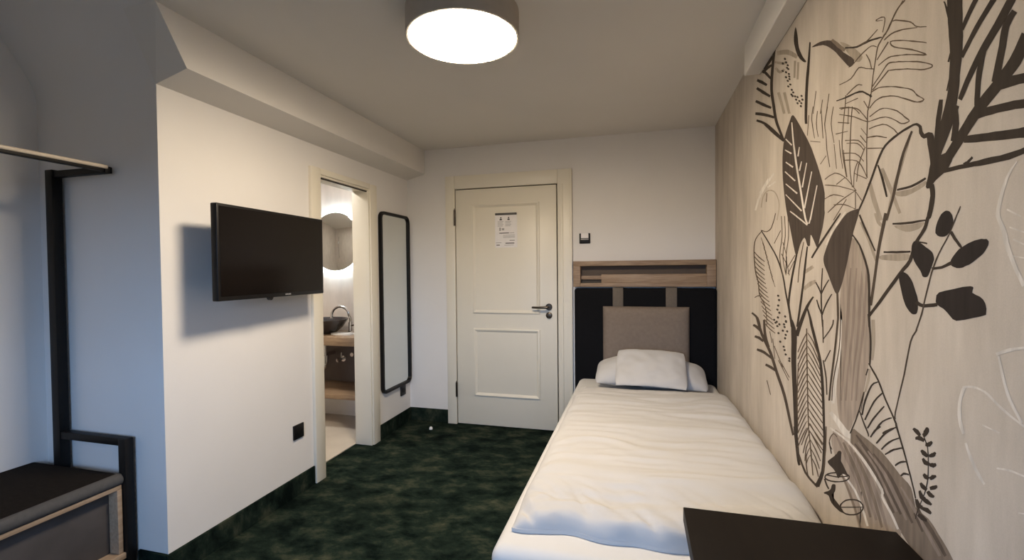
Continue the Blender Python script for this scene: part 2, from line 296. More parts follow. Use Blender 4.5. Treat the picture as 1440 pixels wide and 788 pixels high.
# drawing on the mural wall, as strokes (s) and filled shapes (f) in wall millimetres along y,z
MURAL = """
hf 1429,1382 1415,1377 1398,1364 1383,1349 1371,1335 1360,1320 1352,1304 1346,1289 1342,1274 1338,1258 1336,1240 1334,1221 1333,1204 1333,1193 1333,1184 1333,1173 1331,1157 1330,1139 1329,1119 1330,1098 1333,1076 1337,1053 1344,1030 1352,1007 1360,986 1367,967 1374,951 1382,935 1392,921 1403,908 1414,895 1424,880 1434,865 1444,855 1458,853 1472,855 1486,860 1497,865 1507,874 1515,888 1520,909 1524,936 1524,964 1520,992 1514,1021 1507,1051 1500,1087 1493,1124 1489,1156 1493,1177 1501,1193 1504,1211 1500,1236 1491,1262 1482,1285 1473,1303 1464,1317 1455,1332 1447,1352 1439,1372
is 1441,1301 1433,1301 1445,1279 1435,1279 1451,1247 1438,1248 1457,1215 1441,1215 1462,1183 1444,1184 1465,1151 1448,1153 1469,1118 1453,1120 1474,1084 1459,1086 1479,1049 1466,1051 1485,1015 1472,1017 1489,981 1478,983 1493,949 1483,951 1496,926 1487,929
is 1407,1301 1399,1301 1411,1280 1401,1280 1416,1249 1404,1249 1422,1217 1407,1217 1426,1186 1409,1187 1429,1155 1413,1157 1433,1123 1419,1125 1441,1090 1427,1091 1449,1054 1436,1056 1457,1021 1445,1023 1462,987 1451,990 1466,956 1456,958 1468,934 1459,936
is 1375,1301 1367,1301 1379,1280 1369,1280 1384,1250 1372,1250 1389,1219 1375,1219 1393,1189 1377,1190 1395,1159 1381,1160 1400,1128 1386,1129 1406,1095 1393,1096 1415,1061 1403,1063 1422,1028 1411,1030 1427,996 1416,998 1430,965 1421,967 1432,944 1424,946
is 1350,1301 1343,1301 1354,1281 1344,1280 1358,1251 1347,1251 1363,1220 1350,1221 1367,1192 1352,1193 1370,1162 1356,1163 1374,1131 1360,1133 1380,1099 1368,1101 1388,1066 1377,1067 1395,1034 1384,1036 1400,1002 1390,1004 1403,972 1394,974 1405,951 1397,953
ps 1506,1154 1492,1156 1509,1133 1492,1135 1513,1102 1493,1105 1519,1070 1496,1073 1530,1038 1502,1041 1541,1003 1513,1008 1550,972 1522,977 1556,943 1529,949 1561,917 1534,923 1563,899 1538,906
ps 1576,866 1556,878 1561,861 1538,875 1539,855 1514,870 1519,849 1491,866 1504,843 1474,862 1490,838 1460,858 1470,834 1446,857 1443,838 1428,858 1420,843 1404,862 1403,844 1380,862 1387,838 1363,853 1372,828 1349,841 1362,821 1341,833
bf 1425,868 1412,874 1393,873 1368,872 1335,872 1299,870 1266,867 1239,861 1213,854 1192,848 1174,845 1159,843 1147,838 1141,828 1137,815 1130,805 1117,803 1101,804 1087,804 1076,801 1066,797 1055,791 1041,785 1026,777 1013,768 998,761 985,753 985,744 1008,730 1046,712 1085,701 1119,702 1151,712 1179,721 1197,725 1210,727 1223,732 1240,742 1258,754 1278,765 1301,776 1326,785 1351,794 1378,800 1405,805 1425,814 1433,831 1432,853
hf 1528,833 1495,834 1454,830 1417,824 1388,821 1362,817 1337,811 1312,804 1288,795 1267,784 1252,769 1239,752 1226,737 1205,730 1183,726 1184,714 1228,686 1302,646 1364,613 1381,601 1376,602 1373,608 1381,618 1393,635 1406,651 1422,665 1440,680 1459,696 1482,714 1506,732 1527,749 1543,763 1554,776 1559,789 1557,805 1547,823
ks 1403,859 1397,864 1380,852 1371,859 1348,843 1337,851 1321,833 1308,843 1301,823 1287,832 1283,812 1269,821 1266,800 1252,810 1246,789 1234,797 1226,777 1216,784 1212,769 1204,775
is 1394,843 1388,848 1372,837 1363,843 1341,828 1330,836 1314,818 1300,828 1294,808 1280,818 1276,797 1262,807 1259,786 1245,796 1239,775 1227,784 1220,764 1210,771 1206,756 1198,762
ks 1370,845 1364,849 1348,838 1340,844 1318,829 1308,837 1292,820 1280,829 1273,810 1260,820 1256,799 1243,809 1240,788 1226,798 1221,777 1209,786 1202,766 1192,774 1189,759 1181,765
ks 1411,833 1405,838 1388,827 1379,833 1356,818 1345,826 1328,809 1315,818 1308,799 1293,809 1290,788 1275,798 1273,777 1258,787 1252,766 1240,774 1232,754 1222,762 1218,747 1210,753
is 1339,841 1334,846 1319,835 1311,841 1290,827 1280,835 1265,818 1253,827 1247,808 1234,817 1231,798 1218,807 1215,787 1202,797 1197,776 1186,785 1179,765 1170,772 1166,758 1159,764
ks 1310,846 1305,850 1290,839 1283,845 1263,831 1254,839 1239,822 1228,831 1222,813 1210,822 1207,802 1194,812 1192,792 1179,801 1174,781 1163,789 1157,771 1148,777 1145,763 1138,769
is 1524,809 1513,815 1507,798 1493,806 1483,784 1466,794 1462,770 1441,782 1443,757 1423,769 1426,744 1406,756 1409,730 1389,741 1389,711 1372,721 1369,690 1356,699 1356,676 1345,683
bs 1485,810 1474,816 1469,800 1455,808 1447,786 1430,796 1426,772 1407,784 1408,760 1389,772 1392,747 1373,759 1376,733 1357,744 1357,715 1341,724 1338,695 1326,703 1325,681 1315,688
is 1449,815 1437,822 1434,805 1419,814 1413,791 1395,803 1394,777 1372,791 1377,765 1356,779 1362,753 1341,766 1346,739 1326,752 1328,721 1310,732 1310,702 1296,711 1298,688 1286,696
bs 1413,809 1404,815 1399,800 1387,807 1379,787 1364,796 1360,773 1343,784 1344,762 1327,773 1329,750 1313,761 1315,736 1298,747 1298,718 1284,728 1281,699 1269,707 1269,686 1260,693
is 1380,811 1371,816 1367,802 1355,809 1347,789 1334,798 1330,776 1313,786 1315,764 1298,775 1301,753 1285,763 1287,739 1271,750 1270,722 1257,731 1254,703 1243,711 1243,690 1234,697
hs 1502,779 1494,784 1486,769 1475,776 1463,756 1449,765 1441,743 1425,752 1423,731 1407,740 1406,718 1391,728 1390,704 1375,714 1371,686 1358,694 1352,666 1341,673 1339,652 1330,658
bs 1530,735 1524,739 1513,726 1504,731 1488,713 1478,720 1466,700 1453,708 1447,689 1435,696 1429,676 1417,684 1412,662 1401,670 1393,644 1383,651 1374,624 1365,630 1360,611 1354,615
ws 1573,821 1567,827 1538,822 1531,829 1490,824 1483,831 1448,823 1439,830 1413,818 1402,826 1380,811 1369,820 1350,803 1338,812 1320,793 1308,802 1292,783 1281,791 1273,774 1262,782 1269,769 1257,774 1272,764 1260,769 1270,758 1260,765 1259,752 1249,759 1244,746 1235,753 1231,740 1222,747 1219,733 1210,740 1207,725 1199,732 1200,720 1192,726
ps 1482,721 1475,727 1462,718 1454,725 1435,714 1426,721 1412,709 1402,716 1396,701 1386,709 1383,692 1372,700 1371,683 1360,690 1359,672 1348,679 1348,660 1337,667 1340,651 1329,658
ks 1134,821 1129,824 1132,814 1125,819 1128,805 1119,811 1121,796 1111,805 1110,791 1100,800 1097,786 1086,797 1083,781 1072,791 1066,773 1056,782 1049,764 1040,772 1037,758 1030,765
is 1188,820 1183,824 1179,815 1172,820 1165,807 1157,813 1151,799 1142,807 1139,793 1129,801 1126,786 1116,794 1111,778 1101,787 1090,767 1081,775 1069,755 1060,763 1054,748 1046,755
ks 1138,788 1134,792 1135,785 1129,790 1130,781 1123,787 1125,777 1116,784 1119,772 1111,779 1113,768 1106,774 1109,765 1102,770
gs 1346,1511 1326,1510 1340,1498 1319,1497 1331,1479 1309,1479 1322,1461 1299,1461 1309,1442 1289,1443 1296,1424 1278,1426 1287,1412 1271,1414
gs 1284,1534 1270,1534 1276,1521 1260,1521 1263,1503 1247,1503 1250,1483 1233,1484 1233,1460 1218,1461 1216,1436 1203,1437 1204,1419 1193,1421
gs 1167,1581 1157,1577 1176,1568 1165,1563 1188,1548 1176,1544 1201,1528 1188,1523 1213,1510 1199,1505 1225,1490 1211,1486 1235,1471 1222,1467 1245,1449 1232,1446 1253,1427 1241,1424 1258,1412 1247,1409
gs 1783,1282 1802,1292 1704,1302 1720,1311
gs 1788,1225 1810,1234 1771,1231 1794,1239 1748,1238 1771,1247 1727,1243 1748,1255 1710,1248 1726,1259 1692,1252 1706,1262 1681,1255 1692,1264
gs 1387,1418 1373,1420 1378,1408 1363,1410 1364,1392 1348,1394 1350,1375 1333,1377 1334,1355 1319,1356 1318,1332 1305,1334 1307,1317 1295,1319
gs 2115,2167 2127,2188 2079,2153 2091,2175 2033,2134 2039,2155 1995,2117 1984,2131 1956,2096 1934,2102 1914,2071 1891,2074 1884,2053 1864,2056
gs 2155,2152 2148,2158 2124,2137 2117,2143 2081,2116 2075,2124 2043,2098 2043,2109 2015,2088 2024,2101 1995,2083 2007,2096 1983,2080 1995,2092
gs 1910,2057 1885,2046 1916,1997 1893,1988
gs 1875,2037 1851,2027 1881,1978 1859,1969
gs 2119,2017 2081,2007 2039,1906 2007,1898
gs 2041,1989 2006,1979 1977,1886 1946,1878
gs 2154,2130 2128,2125 2138,2117 2112,2113 2115,2099 2090,2097 2084,2081 2078,2089 2051,2071 2068,2087 2029,2068 2049,2083 2016,2067 2034,2080
gs 1313,1433 1300,1433 1310,1426 1296,1427 1305,1418 1290,1419 1299,1409 1285,1412 1291,1403 1280,1408 1282,1399 1273,1404 1276,1396 1268,1401
gs 1417,1373 1408,1374 1408,1359 1398,1360 1395,1339 1385,1340 1385,1319 1373,1320 1377,1299 1367,1299 1371,1278 1362,1279 1367,1264 1358,1265
gs 1322,1174 1305,1176 1322,1158 1304,1161 1322,1137 1302,1140 1323,1117 1302,1120 1324,1100 1305,1103 1326,1084 1308,1087 1327,1074 1311,1076
gs 1335,1050 1324,1052 1337,1042 1325,1044 1340,1031 1327,1033 1344,1020 1329,1022 1348,1008 1335,1010 1353,996 1341,998 1357,987 1346,989
gf 1211,1469 1195,1468 1175,1467 1155,1466 1137,1469 1119,1472 1108,1474 1103,1472 1103,1468 1110,1464 1128,1460 1153,1456 1176,1454 1194,1456 1208,1459 1217,1463 1220,1466 1218,1468
gf 1223,1395 1209,1395 1183,1393 1159,1392 1139,1392 1120,1393 1109,1392 1109,1389 1117,1384 1128,1380 1142,1378 1158,1377 1175,1378 1195,1383 1215,1390
gf 1274,1331 1239,1332 1193,1332 1164,1330 1156,1326 1160,1320 1173,1317 1202,1316 1243,1318 1274,1320 1287,1324 1287,1328
gf 1508,1936 1487,1924 1455,1903 1427,1883 1405,1865 1386,1848 1376,1836 1381,1832 1396,1832 1414,1840 1438,1860 1466,1888 1489,1912 1504,1927 1512,1936
ms 1696,1869 1690,1866 1720,1804 1714,1802
ms 1642,1822 1636,1820 1659,1784 1653,1782
ms 1592,1822 1586,1820 1613,1770 1607,1768
ms 1721,1828 1714,1825 1726,1819 1719,1816 1732,1806 1724,1803 1734,1789 1726,1787 1727,1766 1719,1764 1715,1739 1709,1738 1707,1721 1701,1719
ms 1683,1801 1677,1799 1687,1792 1680,1789 1691,1778 1684,1775 1693,1763 1685,1761 1689,1746 1682,1744 1681,1729 1675,1727 1676,1717 1670,1716
ms 1653,1796 1647,1794 1651,1783 1645,1781 1648,1766 1641,1764 1645,1748 1638,1746 1642,1731 1635,1729 1639,1714 1633,1712 1637,1702 1631,1700
ms 1612,1704 1607,1702 1611,1693 1605,1691 1610,1676 1603,1675 1607,1659 1600,1657 1599,1638 1593,1637 1590,1617 1584,1616 1584,1602 1578,1601
ms 1602,1788 1597,1785 1609,1776 1603,1773 1619,1759 1612,1756 1625,1742 1617,1740 1622,1727 1616,1726 1616,1713 1611,1712 1612,1704 1607,1702
ms 1559,1773 1554,1771 1565,1762 1559,1760 1572,1746 1566,1744 1575,1727 1569,1725 1570,1706 1564,1704 1560,1682 1555,1681 1553,1666 1548,1665
ms 1553,1662 1548,1661 1535,1587 1530,1586
ms 1518,1665 1513,1664 1516,1654 1511,1653 1513,1638 1507,1637 1509,1622 1502,1621 1503,1606 1498,1605 1497,1590 1492,1589 1493,1578 1489,1578
ms 1489,1630 1484,1629 1487,1619 1482,1618 1484,1603 1478,1602 1480,1588 1474,1587 1475,1573 1469,1572 1469,1559 1464,1558 1465,1549 1461,1549
ms 1760,1812 1753,1810 1773,1748 1766,1746
ms 1743,1720 1742,1722 1655,1694 1655,1696
ms 1652,1625 1657,1627 1606,1641 1611,1643
ms 1187,1875 1183,1871 1195,1875 1191,1870 1206,1874 1201,1870 1216,1872 1211,1868 1224,1869 1219,1865 1231,1865 1225,1861 1237,1861 1231,1857 1243,1856 1237,1852 1249,1852 1243,1848 1255,1848 1250,1843 1264,1844 1259,1840 1275,1842 1269,1837 1284,1838 1279,1834 1292,1835 1286,1831 1299,1832 1293,1828 1304,1827 1298,1824 1308,1820 1302,1816 1311,1810 1305,1807 1314,1801 1308,1798 1317,1791 1312,1788 1321,1781 1315,1779 1324,1770 1319,1768 1327,1757 1322,1754 1331,1742 1325,1740 1334,1729 1329,1726 1339,1716 1334,1713 1345,1703 1339,1701 1349,1695 1343,1692 1350,1693 1345,1690 1350,1694 1346,1691 1351,1692 1345,1690 1351,1687 1345,1685 1352,1679 1346,1677 1352,1668 1346,1666 1353,1652 1347,1650 1354,1633 1348,1632 1355,1615 1349,1613 1355,1596 1349,1594 1355,1577 1349,1576 1354,1561 1348,1559 1354,1546 1348,1545 1353,1534 1347,1533 1352,1526 1346,1525
ms 1195,1878 1192,1875 1205,1874 1201,1871 1218,1869 1215,1866 1230,1864 1226,1860 1238,1860 1233,1857 1243,1857 1239,1854 1248,1854 1244,1851 1255,1849 1251,1846 1262,1844 1258,1841 1267,1840 1263,1837
ms 1254,1818 1250,1814 1306,1799 1302,1796
ms 1253,1753 1249,1749 1327,1735 1322,1732
ms 1232,1851 1236,1854 1231,1851 1234,1854 1229,1851 1231,1854 1222,1848 1222,1851 1206,1839 1206,1842 1187,1828 1186,1831 1171,1819 1170,1821 1164,1814 1162,1816 1160,1811 1158,1812 1156,1807 1153,1808 1152,1803 1149,1803 1147,1798 1145,1799 1140,1793 1139,1795 1129,1787 1129,1789 1116,1781 1116,1783 1107,1777 1108,1779
ms 1269,1827 1273,1830 1262,1827 1266,1831 1251,1827 1255,1831 1238,1826 1241,1830 1224,1823 1227,1827 1209,1818 1210,1822 1192,1813 1193,1816 1173,1805 1174,1808 1153,1797 1153,1799 1139,1791 1140,1793
ms 1107,1747 1107,1745 1119,1754 1119,1752 1136,1763 1137,1761 1154,1773 1155,1770 1171,1781 1171,1779 1188,1790 1188,1788 1204,1798 1204,1795 1220,1805 1219,1802 1235,1811 1233,1808 1245,1814 1241,1810 1246,1809 1241,1808 1240,1801 1236,1802 1228,1792 1226,1794 1210,1782 1209,1784 1189,1771 1188,1773 1171,1761 1170,1764 1158,1754 1157,1757 1149,1749 1148,1751 1139,1743 1138,1745 1125,1734 1124,1736 1112,1725 1110,1727 1108,1724 1105,1721 1117,1728 1117,1725 1138,1738 1138,1735 1159,1747 1159,1745 1178,1756 1178,1753 1198,1763 1197,1761 1215,1770 1215,1767 1229,1775 1228,1772 1240,1779 1239,1776 1253,1782 1250,1778 1269,1783 1266,1780 1286,1783 1283,1780 1299,1783 1296,1780
ms 1251,1750 1251,1752 1238,1745 1239,1748 1220,1739 1221,1742 1203,1732 1203,1735 1188,1727 1188,1729 1173,1721 1174,1724 1159,1715 1159,1717 1143,1708 1143,1710 1127,1700 1127,1703 1113,1695 1114,1698 1101,1692 1103,1695 1092,1690 1094,1693 1086,1690 1089,1693 1086,1694 1090,1694 1091,1698 1093,1697 1099,1703 1100,1701 1110,1709 1110,1707 1124,1717 1124,1714 1138,1724 1138,1721 1152,1730 1152,1727 1167,1736 1167,1734 1181,1742 1181,1740 1195,1748 1194,1745 1208,1754 1208,1751 1221,1758 1221,1756 1232,1763 1232,1760 1243,1767 1241,1763 1253,1769 1250,1765 1262,1768 1257,1764 1269,1765 1265,1762 1279,1761 1275,1758 1295,1755 1290,1752 1313,1749 1309,1746 1327,1744 1322,1741
ms 1330,1729 1333,1733 1321,1729 1324,1732 1308,1728 1311,1732 1295,1727 1298,1730 1284,1724 1285,1727 1271,1720 1272,1723 1257,1715 1257,1718 1239,1709 1239,1711 1220,1701 1220,1704 1203,1693 1202,1696 1186,1686 1186,1688 1171,1679 1170,1681 1159,1672 1157,1674 1151,1666 1148,1667 1145,1660 1142,1660 1139,1653 1136,1655 1129,1647 1127,1648 1120,1641 1118,1642 1117,1638 1112,1637 1120,1638 1117,1634 1127,1639 1126,1635 1137,1641 1137,1639 1149,1647 1150,1644 1164,1655 1165,1652 1179,1663 1180,1660 1194,1670 1195,1668 1209,1678 1210,1676 1225,1685 1226,1683 1243,1692 1243,1689 1261,1697 1260,1694 1277,1702 1275,1698 1290,1704 1288,1700 1301,1704 1298,1701 1312,1704 1308,1701 1323,1702 1319,1699 1333,1699 1329,1696 1341,1696 1336,1693
ms 1336,1672 1340,1675 1323,1673 1326,1676 1304,1674 1307,1677 1288,1674 1290,1677 1277,1672 1278,1675 1267,1670 1268,1672 1256,1666 1256,1668 1242,1660 1242,1662 1228,1653 1226,1655 1214,1646 1212,1648 1204,1639 1201,1640 1194,1632 1191,1633 1186,1625 1183,1626 1177,1618 1174,1620 1169,1613 1166,1614 1167,1611 1163,1609 1173,1611 1171,1608 1184,1612 1183,1609 1195,1615 1196,1613 1204,1620 1206,1618 1213,1626 1216,1625 1224,1632 1226,1631 1236,1639 1237,1637 1249,1645 1250,1643 1262,1650 1262,1648 1276,1654 1275,1651 1289,1657 1288,1654 1303,1659 1302,1656 1319,1661 1317,1658 1335,1663 1333,1661 1346,1665 1344,1662
ms 1340,1643 1342,1646 1326,1642 1328,1645 1305,1640 1307,1643 1288,1637 1289,1640 1276,1635 1276,1638 1266,1632 1266,1634 1257,1628 1255,1630 1246,1622 1243,1623 1235,1615 1232,1616 1226,1609 1223,1610 1220,1603 1216,1604 1215,1599 1211,1599 1211,1595 1208,1596
ms 1348,1624 1349,1627 1336,1622 1337,1625 1319,1618 1319,1622 1302,1615 1302,1618 1285,1609 1284,1612 1268,1603 1267,1605 1256,1599 1255,1601
ms 1348,1597 1348,1600 1274,1580 1274,1582
ds 1282,1842 1281,1839 1291,1846 1290,1842 1305,1851 1304,1846 1320,1856 1318,1851 1335,1861 1331,1855 1350,1866 1346,1859 1366,1870 1360,1862 1381,1873 1375,1866 1396,1876 1390,1869 1412,1880 1409,1874 1435,1889 1434,1884 1461,1900 1460,1896 1480,1909 1480,1904
ms 1303,1870 1300,1867 1317,1869 1314,1866 1338,1868 1334,1864 1357,1868 1354,1864 1375,1871 1372,1867 1391,1874 1389,1871 1403,1877 1401,1874
ms 1276,1849 1280,1851 1273,1854 1277,1857 1269,1862 1273,1864 1266,1869 1271,1871 1266,1873 1270,1876 1266,1877 1271,1879 1270,1882 1272,1881 1277,1886 1276,1883 1285,1890 1283,1886 1293,1892 1291,1889 1302,1894 1299,1891 1310,1896 1307,1892 1312,1893 1310,1894 1303,1888 1303,1890 1288,1882 1289,1884 1278,1877 1279,1879
ms 1304,1829 1305,1828 1311,1834 1312,1832 1321,1840 1322,1838 1334,1845 1332,1842 1348,1847 1345,1844 1364,1848 1360,1844 1380,1848 1376,1844 1400,1847 1395,1843 1420,1844 1416,1841 1437,1843 1433,1839 1448,1843 1444,1840 1454,1845 1452,1842 1458,1846 1456,1843
ms 1361,1836 1357,1835 1356,1830 1351,1829 1349,1821 1344,1820 1343,1812 1337,1811 1338,1803 1333,1801 1334,1793 1329,1792 1331,1786 1327,1785
ms 1318,1783 1318,1781 1328,1788 1328,1785 1343,1794 1343,1792 1358,1801 1359,1799 1371,1808 1372,1806 1384,1815 1384,1812 1399,1820 1396,1816 1414,1818 1409,1814 1428,1813 1423,1809 1445,1810 1441,1806 1469,1812 1466,1809 1497,1817 1495,1814 1518,1821 1515,1818
ms 1377,1767 1378,1765 1384,1770 1385,1768 1396,1776 1395,1773 1411,1779 1407,1775 1431,1779 1427,1775 1454,1777 1450,1773 1471,1775 1467,1772
ms 1371,1723 1367,1723 1348,1697 1344,1697
ms 1402,1743 1400,1740 1479,1754 1477,1752
ms 1515,1752 1516,1755 1492,1746 1493,1749 1460,1736 1460,1739 1435,1727 1433,1729 1417,1717 1414,1718 1403,1706 1399,1706 1394,1698 1390,1699
ms 1477,1776 1471,1774 1481,1742 1475,1740
ds 1326,1720 1330,1718 1332,1724 1336,1722 1341,1730 1345,1728 1352,1737 1356,1734 1362,1743 1366,1741 1375,1751 1377,1747 1394,1758 1392,1752 1420,1763 1416,1758 1452,1768 1447,1762 1480,1772 1477,1767 1503,1776 1500,1772 1523,1780 1520,1776 1537,1783 1534,1779
ds 1344,1728 1334,1728 1335,1719 1325,1719
ms 1516,1735 1515,1737 1489,1725 1489,1727 1454,1711 1453,1714 1425,1700 1424,1702 1409,1692 1407,1694 1397,1686 1394,1688 1385,1680 1383,1682 1370,1673 1369,1675 1357,1667 1355,1669 1347,1663 1346,1665
ms 1506,1746 1507,1749 1491,1743 1492,1746 1470,1738 1471,1740 1451,1732 1451,1735 1435,1727 1434,1729 1419,1721 1418,1723 1406,1714 1403,1716 1393,1706 1389,1707 1381,1696 1377,1696 1370,1687 1366,1687 1361,1678 1357,1679 1353,1671 1349,1671 1347,1665 1344,1665
ms 1477,1651 1477,1654 1454,1646 1455,1648 1424,1638 1424,1641 1400,1631 1398,1633 1385,1622 1381,1623 1373,1613 1369,1613 1365,1606 1362,1606
ms 1467,1641 1468,1643 1449,1637 1450,1639 1425,1631 1424,1633 1404,1624 1402,1626 1390,1616 1386,1617 1377,1606 1374,1607 1369,1599 1365,1600
ms 1495,1620 1495,1622 1472,1615 1473,1618 1442,1609 1442,1611 1416,1601 1414,1603 1397,1591 1393,1592 1380,1579 1376,1579 1368,1570 1365,1571
ms 1485,1599 1486,1601 1463,1594 1463,1597 1432,1588 1432,1590 1408,1580 1406,1582 1393,1572 1389,1573 1382,1562 1377,1563 1373,1553 1368,1553 1364,1543 1360,1543 1357,1534 1353,1534 1353,1528 1349,1527
ms 1539,1686 1540,1689 1459,1672 1460,1674
ms 1525,1715 1525,1718 1451,1691 1450,1693
ms 1481,1747 1475,1745 1485,1733 1479,1730 1490,1712 1484,1710 1494,1691 1488,1689 1498,1673 1491,1671 1500,1654 1493,1652 1498,1632 1492,1631 1490,1603 1484,1602 1478,1572 1472,1571 1469,1550 1464,1549
ms 1436,1732 1431,1730 1439,1719 1433,1717 1442,1700 1436,1698 1445,1677 1439,1675 1448,1647 1441,1645 1450,1613 1444,1611 1450,1581 1444,1580 1446,1555 1440,1554 1439,1532 1433,1531 1433,1516 1429,1516
ms 1458,1739 1453,1737 1462,1693 1457,1692
ms 1401,1578 1396,1577 1407,1574 1402,1572 1415,1566 1410,1564 1422,1556 1416,1555 1424,1542 1419,1541 1425,1526 1420,1525 1425,1515 1420,1514
ms 1385,1659 1382,1659 1354,1632 1351,1632
ms 1389,1641 1385,1642 1358,1615 1354,1615
ms 1362,1606 1357,1604 1372,1597 1367,1595 1386,1584 1380,1582 1397,1570 1391,1568 1403,1555 1398,1553 1406,1539 1401,1537 1408,1527 1404,1526
ms 1424,1552 1422,1553 1352,1523 1350,1525
ms 1616,1570 1620,1573 1604,1572 1609,1575 1589,1574 1593,1577 1573,1575 1576,1578 1558,1575 1561,1578 1544,1575 1546,1578 1529,1571 1528,1574 1510,1565 1507,1567 1489,1556 1485,1557 1468,1545 1464,1546 1447,1531 1443,1532 1426,1515 1422,1516 1412,1504 1408,1505
ms 1618,1554 1617,1556 1590,1548 1589,1551 1552,1540 1551,1543 1514,1532 1512,1534 1475,1521 1473,1523 1436,1510 1435,1512 1410,1502 1409,1504
ms 1592,1467 1597,1469 1571,1472 1576,1475 1542,1480 1547,1483 1510,1487 1515,1490 1473,1494 1477,1497 1435,1500 1438,1502 1408,1504 1411,1506
ms 1615,1511 1619,1514 1599,1513 1602,1515 1575,1514 1578,1518 1552,1514 1553,1517 1528,1509 1527,1512 1502,1503 1501,1505 1485,1498 1483,1500
ms 1552,1485 1553,1487 1531,1482 1531,1485 1502,1479 1502,1482 1475,1474 1474,1477 1452,1468 1450,1470 1429,1461 1427,1462 1414,1455 1412,1457
ms 1415,1506 1410,1505 1414,1456 1409,1456
ms 1412,1501 1408,1501 1379,1473 1375,1474
ms 1468,1491 1464,1489 1554,1442 1549,1440
ms 1531,1540 1535,1543 1474,1550 1477,1552
ms 1413,1506 1406,1505 1413,1505 1406,1503
ms 2372,1471 2360,1468 2401,1466 2388,1462 2442,1456 2427,1453 2477,1444 2459,1441 2497,1429 2478,1427 2508,1411 2488,1410 2513,1388 2492,1388 2509,1357 2487,1356 2498,1320 2476,1320 2484,1288 2462,1289 2466,1267 2445,1268 2445,1250 2424,1252 2428,1234 2407,1235 2419,1214 2399,1215 2414,1193 2395,1194 2399,1173 2382,1176 2366,1158 2351,1161 2327,1144 2312,1147 2297,1127 2282,1129 2282,1098 2268,1100 2276,1065 2261,1067 2272,1041 2258,1043
ds 2374,1475 2358,1477 2342,1460 2326,1461 2298,1438 2281,1440 2253,1415 2236,1417 2208,1391 2191,1393 2162,1367 2145,1369 2124,1343 2105,1345 2093,1319 2074,1321 2067,1296 2048,1297 2046,1273 2027,1274 2031,1251 2012,1252 2020,1229 2001,1230 2009,1206 1989,1208 1994,1183 1974,1185 1978,1159 1959,1162 1964,1137 1945,1140 1954,1115 1934,1118 1945,1095 1925,1098 1939,1081 1919,1084
ms 2497,1379 2484,1382 2459,1367 2445,1369 2409,1351 2395,1355 2353,1339 2342,1342 2309,1330 2301,1333
ms 2497,1357 2484,1360 2459,1345 2445,1348 2409,1330 2395,1334 2352,1318 2342,1321 2309,1310 2301,1312
ms 2497,1336 2484,1338 2459,1324 2445,1326 2408,1309 2395,1313 2352,1298 2342,1301 2309,1289 2301,1292
ms 2497,1314 2484,1316 2459,1302 2445,1305 2408,1288 2395,1292 2352,1277 2342,1280 2309,1269 2301,1272
ms 2489,1292 2476,1294 2451,1280 2437,1284 2401,1267 2388,1271 2345,1257 2335,1260 2302,1249 2294,1252
ms 2472,1270 2459,1273 2435,1259 2421,1262 2385,1246 2372,1250 2330,1236 2320,1240 2288,1230 2280,1233
ms 2455,1249 2443,1252 2419,1238 2405,1242 2370,1226 2357,1230 2316,1217 2306,1220 2274,1210 2266,1213
ms 2439,1228 2427,1231 2403,1218 2389,1221 2355,1206 2342,1210 2301,1197 2291,1201 2260,1191 2252,1194
ms 2423,1207 2411,1210 2387,1197 2374,1201 2340,1186 2327,1190 2287,1178 2277,1181 2246,1172 2238,1175
ms 2407,1186 2395,1190 2371,1177 2359,1181 2325,1166 2312,1171 2273,1159 2263,1162 2232,1153 2225,1157
ms 2391,1166 2379,1169 2356,1157 2344,1161 2310,1147 2298,1151 2259,1140 2249,1144 2219,1135 2211,1138
ms 2375,1146 2364,1150 2341,1138 2329,1142 2296,1128 2284,1132 2245,1121 2236,1125 2205,1117 2198,1120
ms 2360,1127 2349,1130 2326,1118 2314,1122 2281,1109 2269,1114 2231,1103 2222,1107 2192,1099 2185,1102
ms 2345,1107 2334,1111 2311,1099 2299,1103 2267,1090 2255,1095 2218,1085 2209,1089 2179,1081 2172,1084
ms 2330,1088 2319,1092 2297,1081 2285,1085 2253,1072 2242,1077 2204,1067 2196,1071 2167,1063 2160,1067
ms 2315,1069 2304,1073 2283,1062 2271,1066 2240,1054 2228,1059 2191,1049 2183,1053 2154,1046 2147,1050
ms 2301,1051 2290,1054 2269,1044 2257,1048 2226,1036 2215,1041 2178,1032 2170,1036 2141,1029 2135,1032
ms 2371,1443 2361,1443 2307,1393 2299,1394
ms 2348,1419 2338,1419 2286,1370 2277,1371
ms 2325,1395 2316,1396 2264,1348 2256,1349
ms 2303,1372 2294,1373 2243,1326 2235,1327
ms 2281,1350 2272,1350 2222,1305 2215,1305
ms 2260,1328 2251,1328 2202,1283 2195,1284
ms 2239,1306 2230,1307 2182,1263 2175,1264
ms 2218,1285 2210,1285 2163,1242 2156,1243
ms 2198,1264 2190,1265 2144,1223 2137,1224
ms 2275,1634 2263,1632 2287,1597 2274,1595
ms 2142,1530 2131,1528 2150,1522 2138,1520 2161,1509 2149,1507 2174,1498 2161,1495 2187,1488 2174,1485 2201,1478 2187,1476 2217,1472 2205,1468 2236,1468 2226,1464 2257,1466 2252,1462 2280,1466 2279,1462 2308,1469 2312,1466 2340,1475 2345,1472 2364,1479 2369,1476
ms 2070,1453 2062,1451 2161,1406 2152,1404
gs 2359,1580 2375,1583 2351,1594 2368,1597 2339,1613 2356,1616 2321,1627 2337,1631 2295,1634 2308,1639 2263,1638 2273,1643 2232,1637 2237,1642 2202,1632 2198,1636 2170,1623 2161,1626 2143,1612 2131,1612 2121,1596 2107,1596 2102,1577 2089,1576 2093,1558 2080,1557 2098,1537 2085,1535 2111,1515 2099,1513 2122,1499 2110,1497
ms 2483,1157 2490,1160 2464,1161 2472,1164 2439,1166 2446,1169 2416,1169 2418,1174 2394,1170 2391,1174 2370,1170 2366,1174 2353,1170 2349,1173
